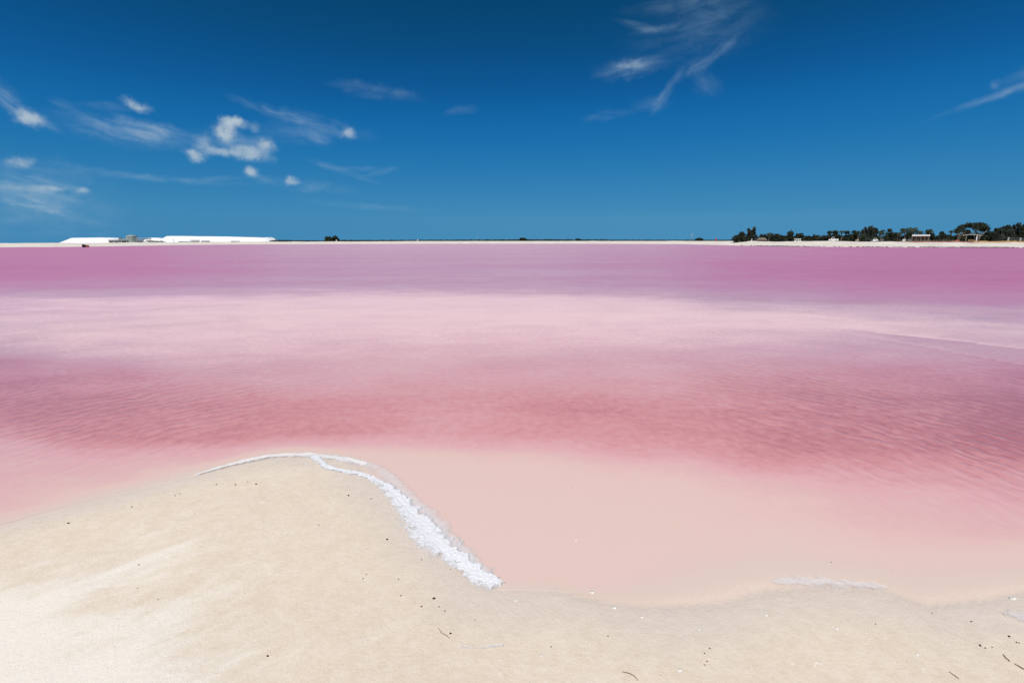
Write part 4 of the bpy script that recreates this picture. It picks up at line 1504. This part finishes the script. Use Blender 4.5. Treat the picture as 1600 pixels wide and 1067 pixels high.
# ------------------------------------------------------------------ posts, masts and small marks on the far shore
def post(px, py0, py1, dist, rad, mat, label, name='post', cat='post', cap=False):
    org = base_of(px, dist)
    h = at(px, py0, dist).z - org.z
    root = empty(name, org)
    tag(root, label, cat)
    mb = MB(); mb.tube([(0, 0, -.3), (0, 0, h)], [rad, rad * .85], 8); mb.build('shaft', mat, root, True)
    mb = MB(); mb.tube([(0, 0, h + .002), (0, 0, h + rad * .9)], [rad * 1.35, rad * .9], 8); mb.build('cap', mat, root, True)
    return root


post(652.8, 375.2, 378, 330, .38, M['white'], 'short white marker post alone on the far middle shore')
post(526, 376.2, 378, 285, .4, M['white'], 'white marker post at the foot of the shrub pair')
post(1174, 374.6, 377, 182, .19, M['white'], 'white marker post in front of the tall twin-tipped tree')
post(1080.2, 364.5, 376, 400, .22, M['grey'], 'thin grey mast standing above the mangrove belt', 'mast', 'mast')
post(746, 369.5, 376, 430, .16, M['grey'], 'faint short mast above the middle of the mangrove belt', 'mast', 'mast')
post(272, 374.6, 378, 465, .3, M['grey'], 'short grey post in front of the steep end of the long heap')
post(1118.5, 373.2, 376.6, 330, .5, M['red'], 'red marker post on the shore near the thin mast', 'marker', 'marker')

# red drum: body with rims
org = base_of(1495, 172)
root = empty('drum', org)
tag(root, 'red drum standing under the thin flat-topped tree', 'drum')
mb = MB(); mb.tube([(0, 0, -.1), (0, 0, 1.05)], [.42, .42], 14); mb.build('shell', M['red'], root, True)
for z in (.02, .35, .7, 1.03):
    mb = MB(); mb.tube([(0, 0, z), (0, 0, z + .05)], [.45, .45], 14); mb.build('hoop', M['red'], root, True)


# ------------------------------------------------------------------ huts, shelters and walls on the right bank
def palapa(px0, px1, py_top, dist, label):
    org = base_of((px0 + px1) / 2, dist)
    root = empty('thatched_hut', org)
    tag(root, label, 'hut')
    w = at(px1, 380, dist).x - at(px0, 380, dist).x
    h = at(px0, py_top, dist).z - org.z
    r = random.Random(5)
    x = w / 2
    # hipped thatch
    he = h * .45
    v = [(-x, -.3, he), (x, -.3, he), (x, 3.3, he), (-x, 3.3, he), (-x * .5, 1.5, h), (x * .5, 1.5, h)]
    mb = MB()
    mb.add(v, [(0, 1, 5, 4), (1, 2, 5), (2, 3, 4, 5), (3, 0, 4), (3, 2, 1, 0)])
    for k in range(60):                       # ragged fringe
        t = -x + 2 * x * k / 59
        mb.add([(t - .12, -.32, he + .06), (t + .12, -.32, he + .06), (t + r.uniform(-.1, .1), -.36, he - r.uniform(.15, .35))], [(0, 1, 2)])
    mb.build('roof', M['thatch'], root)
    mb = MB(); mb.box(-x * .86, x * .1, .3, 2.7, -.3, he - .02); mb.build('wall', M['brown'], root)
    for sx in (x * .45, x * .88):
        for sy in (.1, 2.8):
            mb = MB(); mb.tube([(sx, sy, -.3), (sx, sy, he - .01)], [.09, .08], 7); mb.build('post', M['wood'], root)
    mb = MB(); mb.box(-x * .5, -x * .25, .25, .31, -.2, he * .85); mb.build('door', M['dark'], root)


palapa(1181.5, 1198, 371.6, 180, 'low brown thatched hut half hidden among the bushes')


def cottage(px0, px1, py_top, dist, label):
    org = base_of((px0 + px1) / 2, dist)
    root = empty('cottage', org)
    tag(root, label, 'cottage')
    w = at(px1, 380, dist).x - at(px0, 380, dist).x
    h = at(px0, py_top, dist).z - org.z
    x = w / 2
    mb = MB(); mb.box(-x, x, 0, 3, -.4, h * .86); mb.build('wall', M['white'], root)
    mb = MB(); mb.box(-x - .15, x + .15, -.25, 3.2, h * .863, h); mb.build('roof', M['offwhite'], root)
    mb = MB(); mb.box(-x * .35, x * .05, -.03, .05, -.2, h * .62); d = mb.build('door', M['dark'], root)
    mb = MB(); mb.box(x * .35, x * .7, -.03, .05, h * .35, h * .65); wd = mb.build('window', M['glass'], root)
    mb = MB(); mb.box(x * .32, x * .73, -.06, .02, h * .30, h * .345); mb.build('sill', M['offwhite'], wd)
    mb = MB(); mb.box(-x * .8, -x * .55, -.03, .05, h * .35, h * .65); mb.build('window', M['glass'], root)


cottage(1240.8, 1250.6, 373.0, 182, 'little white flat-roofed cottage with a dark doorway on the spoil bank')
car(1294, 1309.5, 190, M['white'], 'white pickup parked behind the spoil bank under dark trees', kind='pickup', name='pickup', cat='pickup')
car(1336, 1346.5, 190, M['beige'], 'beige hatchback parked below the feathery tree', kind='car')
r_ = car(1360.5, 1371.5, 186, M['white'], 'white car with a teal bonnet on the sand near the middle of the grove', kind='car')
L_ = at(1371.5, 380, 186).x - at(1360.5, 380, 186).x
mb = MB(); mb.prism([(-L_ / 2 - .02, .4), (-L_ / 2 - .02, .64), (-L_ / 2 + .06 * L_, .875), (-L_ / 2 + .25 * L_, .945), (-L_ / 2 + .25 * L_, .4)], -.015, 1.765)
mb.build('bonnet', M['teal'], r_)
car(1376.5, 1386.5, 190, M['silver'], 'silver car parked beneath the bare-trunked palm', kind='car', facing=-1)
car(1408.5, 1415, 186, M['white'], 'small white car left of the flat-roofed shelter under a palm', kind='car')
car(1417.5, 1425, 190, M['offwhite'], 'grubby white car parked against the flat-roofed shelter', kind='car', facing=-1)


def flat_shelter(px0, px1, py_t, py_b, dist, label):
    org = base_of((px0 + px1) / 2, dist)
    root = empty('shelter', org)
    tag(root, label, 'shelter')
    a, b = at(px0, py_t, dist) - org, at(px1, py_b, dist) - org
    mb = MB(); mb.box(a.x, b.x, 0, 4, b.z, a.z); mb.build('roof', M['white'], root)
    mb = MB(); mb.box(a.x + .12, b.x - .12, .12, 3.9, b.z - .25, b.z - .003); mb.build('beam', M['brown'], root)
    for k in range(5):
        sx = a.x + .2 + (b.x - a.x - .4) * k / 4
        for sy in (.25, 3.7):
            mb = MB(); mb.tube([(sx, sy, -.3), (sx, sy, b.z - .252)], [.07, .07], 7); mb.build('post', M['wood'], root)
    mb = MB(); mb.box(a.x + .3, b.x - .5, 3.76, 3.84, -.2, b.z * .93 - .2); mb.build('back_shade_wall', M['brown'], root)  # dark sheet put in for the shade beneath the roof
    for k in range(3):
        c = a.x + (b.x - a.x) * (k + .6) / 3.6
        mb = MB(); mb.box(c - .7, c + .7, 1.4, 2.2, .68, .74)
        mb.box(c - .6, c - .5, 1.5, 2.1, -.1, .68); mb.box(c + .5, c + .6, 1.5, 2.1, -.1, .68)
        mb.build('table', M['wood'], root)


flat_shelter(1425.2, 1453.2, 366.9, 368.9, 168, 'open shelter with a long flat white roof on thin posts')


def canopy(px0, px1, dist, label):
    org = base_of((px0 + px1) / 2, dist)
    root = empty('canopy_shelter', org)
    tag(root, label, 'shelter')
    a, b = at(px0, 368.6, dist) - org, at(px1, 368.6, dist) - org
    hz = at((px0 + px1) / 2, 366.2, dist).z - org.z
    n = 14
    pts = [(a.x + (b.x - a.x) * k / n, a.z + (hz - a.z) * math.sin(math.pi * (.12 + .8 * k / n))) for k in range(n + 1)]
    poly = pts + [(x, z - .12) for x, z in pts[::-1]]
    mb = MB()
    N = len(poly)
    for k in range(n):
        q = [pts[k], pts[k + 1], (pts[k + 1][0], pts[k + 1][1] - .12), (pts[k][0], pts[k][1] - .12)]
        mb.prism(q[::-1], -.2, 3.6)
    mb.build('roof', M['offwhite'], root)
    for px, mt, rr in ((1526.2, M['white'], .16), (1509.5, M['wood'], .12)):
        sx = at(px, 372, dist).x - org.x
        zt = np.interp(sx, [p[0] for p in pts], [p[1] for p in pts]) - .13
        for sy in (.1, 3.2):
            mb = MB(); mb.box(sx - rr, sx + rr, sy, sy + .2, -.3, zt); mb.build('post', mt, root)
    mb = MB(); c = at(1517, 372, dist).x - org.x
    mb.box(c - .9, c + 1.3, 2.4, 3.0, -.2, 1.05); mb.build('counter', M['tan'], root)


canopy(1504, 1532, 166, 'shelter with a curved pale canopy and one stout white post')


# low earth walls along the bank
def low_wall(px0, px1, h, dist, mat, label, name='low_wall'):
    root = empty(name, base_of((px0 + px1) / 2, dist))
    tag(root, label, 'wall')
    org = root.location
    n = 24
    v, f = [], []
    r = random.Random(int(px0))
    for i in range(n + 1):
        px = px0 + (px1 - px0) * i / n
        b = base_of(px, dist)
        hh = h * (1 + r.uniform(-.08, .08))
        v += [(b.x - org.x, -.2, b.z - org.z - .3), (b.x - org.x, -.15, b.z - org.z + hh), (b.x - org.x, .25, b.z - org.z + hh), (b.x - org.x, .3, b.z - org.z - .3)]
    for i in range(n):
        o = i * 4
        f += [(o, o + 4, o + 5, o + 1), (o + 1, o + 5, o + 6, o + 2), (o + 2, o + 6, o + 7, o + 3)]
    f += [(0, 1, 2, 3), (n * 4 + 3, n * 4 + 2, n * 4 + 1, n * 4)]
    mb = MB(); mb.add(v, f); mb.build('face', mat, root)


low_wall(1521, 1622, .62, 156, M['tan'], 'low ochre earth wall along the bank below the wire fence')
low_wall(1405, 1520, .42, 160, M['redwall'], 'low reddish wall along the bank in front of both shelters')

# wire fence
fd = 162.0
org = base_of(1592, fd)
root = empty('wire_fence', org)
tag(root, 'dark wire fence with pale square posts above the ochre wall', 'fence')
xs_ = [at(px, 372, fd).x for px in (1576, 1595, 1614, 1633)]
for x in xs_:
    zb = gz(x, fd) - org.z
    mb = MB(); mb.box(x - org.x - .14, x - org.x + .14, -.12, .12, zb - .3, zb + 1.75); mb.build('post', M['concrete'], root)
for hgt in (.5, 1.0, 1.5):
    mb = MB(); mb.tube([(x - org.x, -.13, gz(x, fd) - org.z + hgt) for x in xs_], [.03] * 4, 5); mb.build('rail', M['grey'], root)
# thin fence stakes in front of the shelters
fd = 164.0
org = base_of(1460, fd)
root = empty('stake_fence', org)
tag(root, 'line of thin weathered stakes with two wires before the shelters', 'fence')
sp_ = []
for k in range(20):
    px = 1405 + k * 4.9
    x = at(px, 376, fd).x
    zb = gz(x, fd) - org.z
    h = .95 + rnd.uniform(-.1, .1)
    mb = MB(); mb.tube([(x - org.x, 0, zb - .3), (x - org.x + rnd.uniform(-.05, .05), 0, zb + h)], [.055, .045], 6); mb.build('stake', M['wood'], root)
    sp_.append((x - org.x, -.06, zb))
for hgt in (.45, .8):
    mb = MB(); mb.tube([(p[0], p[1], p[2] + hgt) for p in sp_], [.012] * len(sp_), 4); mb.build('wire', M['grey'], root)

# dark weed and rocks along the right waterline, past counting
mb_v, mb_f = [], []
for k in range(420):
    px = rnd.choice([rnd.gauss(1222, 22), rnd.gauss(1530, 35), rnd.uniform(1180, 1620)])
    th = math.atan2(*gp(px, 386))
    r0 = float(far_shore(th)) + rnd.uniform(-1.2, 3.5)
    x, y = r0 * math.sin(th), r0 * math.cos(th)
    v, f = lump(rnd.uniform(.10, .30), 900 + k, .45, 6)
    b = len(mb_v)
    zb = max(gz(x, y), -.02)
    mb_v += [(p[0] * 1.8 + x, p[1] + y, p[2] + zb) for p in v]
    mb_f += [tuple(i + b for i in q) for q in f]
rk = mesh_np('rubble', mb_v, mb_f, M['rock'], smooth=False)
tag(rk, 'dark wet rubble and weed along the right waterline', 'rubble', kind='stuff')


# ------------------------------------------------------------------ buildings and vehicles face the lake, towards the spit
FACING = {'shed', 'building', 'hut', 'hopper', 'conveyor', 'lorry', 'car', 'pickup', 'van', 'cottage', 'shelter', 'pump box'}
for o in list(col.objects):
    if o.parent is None and o.get('category') in FACING:
        a_ = math.atan2(o.location.x, o.location.y)
        o.rotation_euler = (0, 0, -a_)
        o.scale = (math.cos(a_), math.cos(a_), 1)
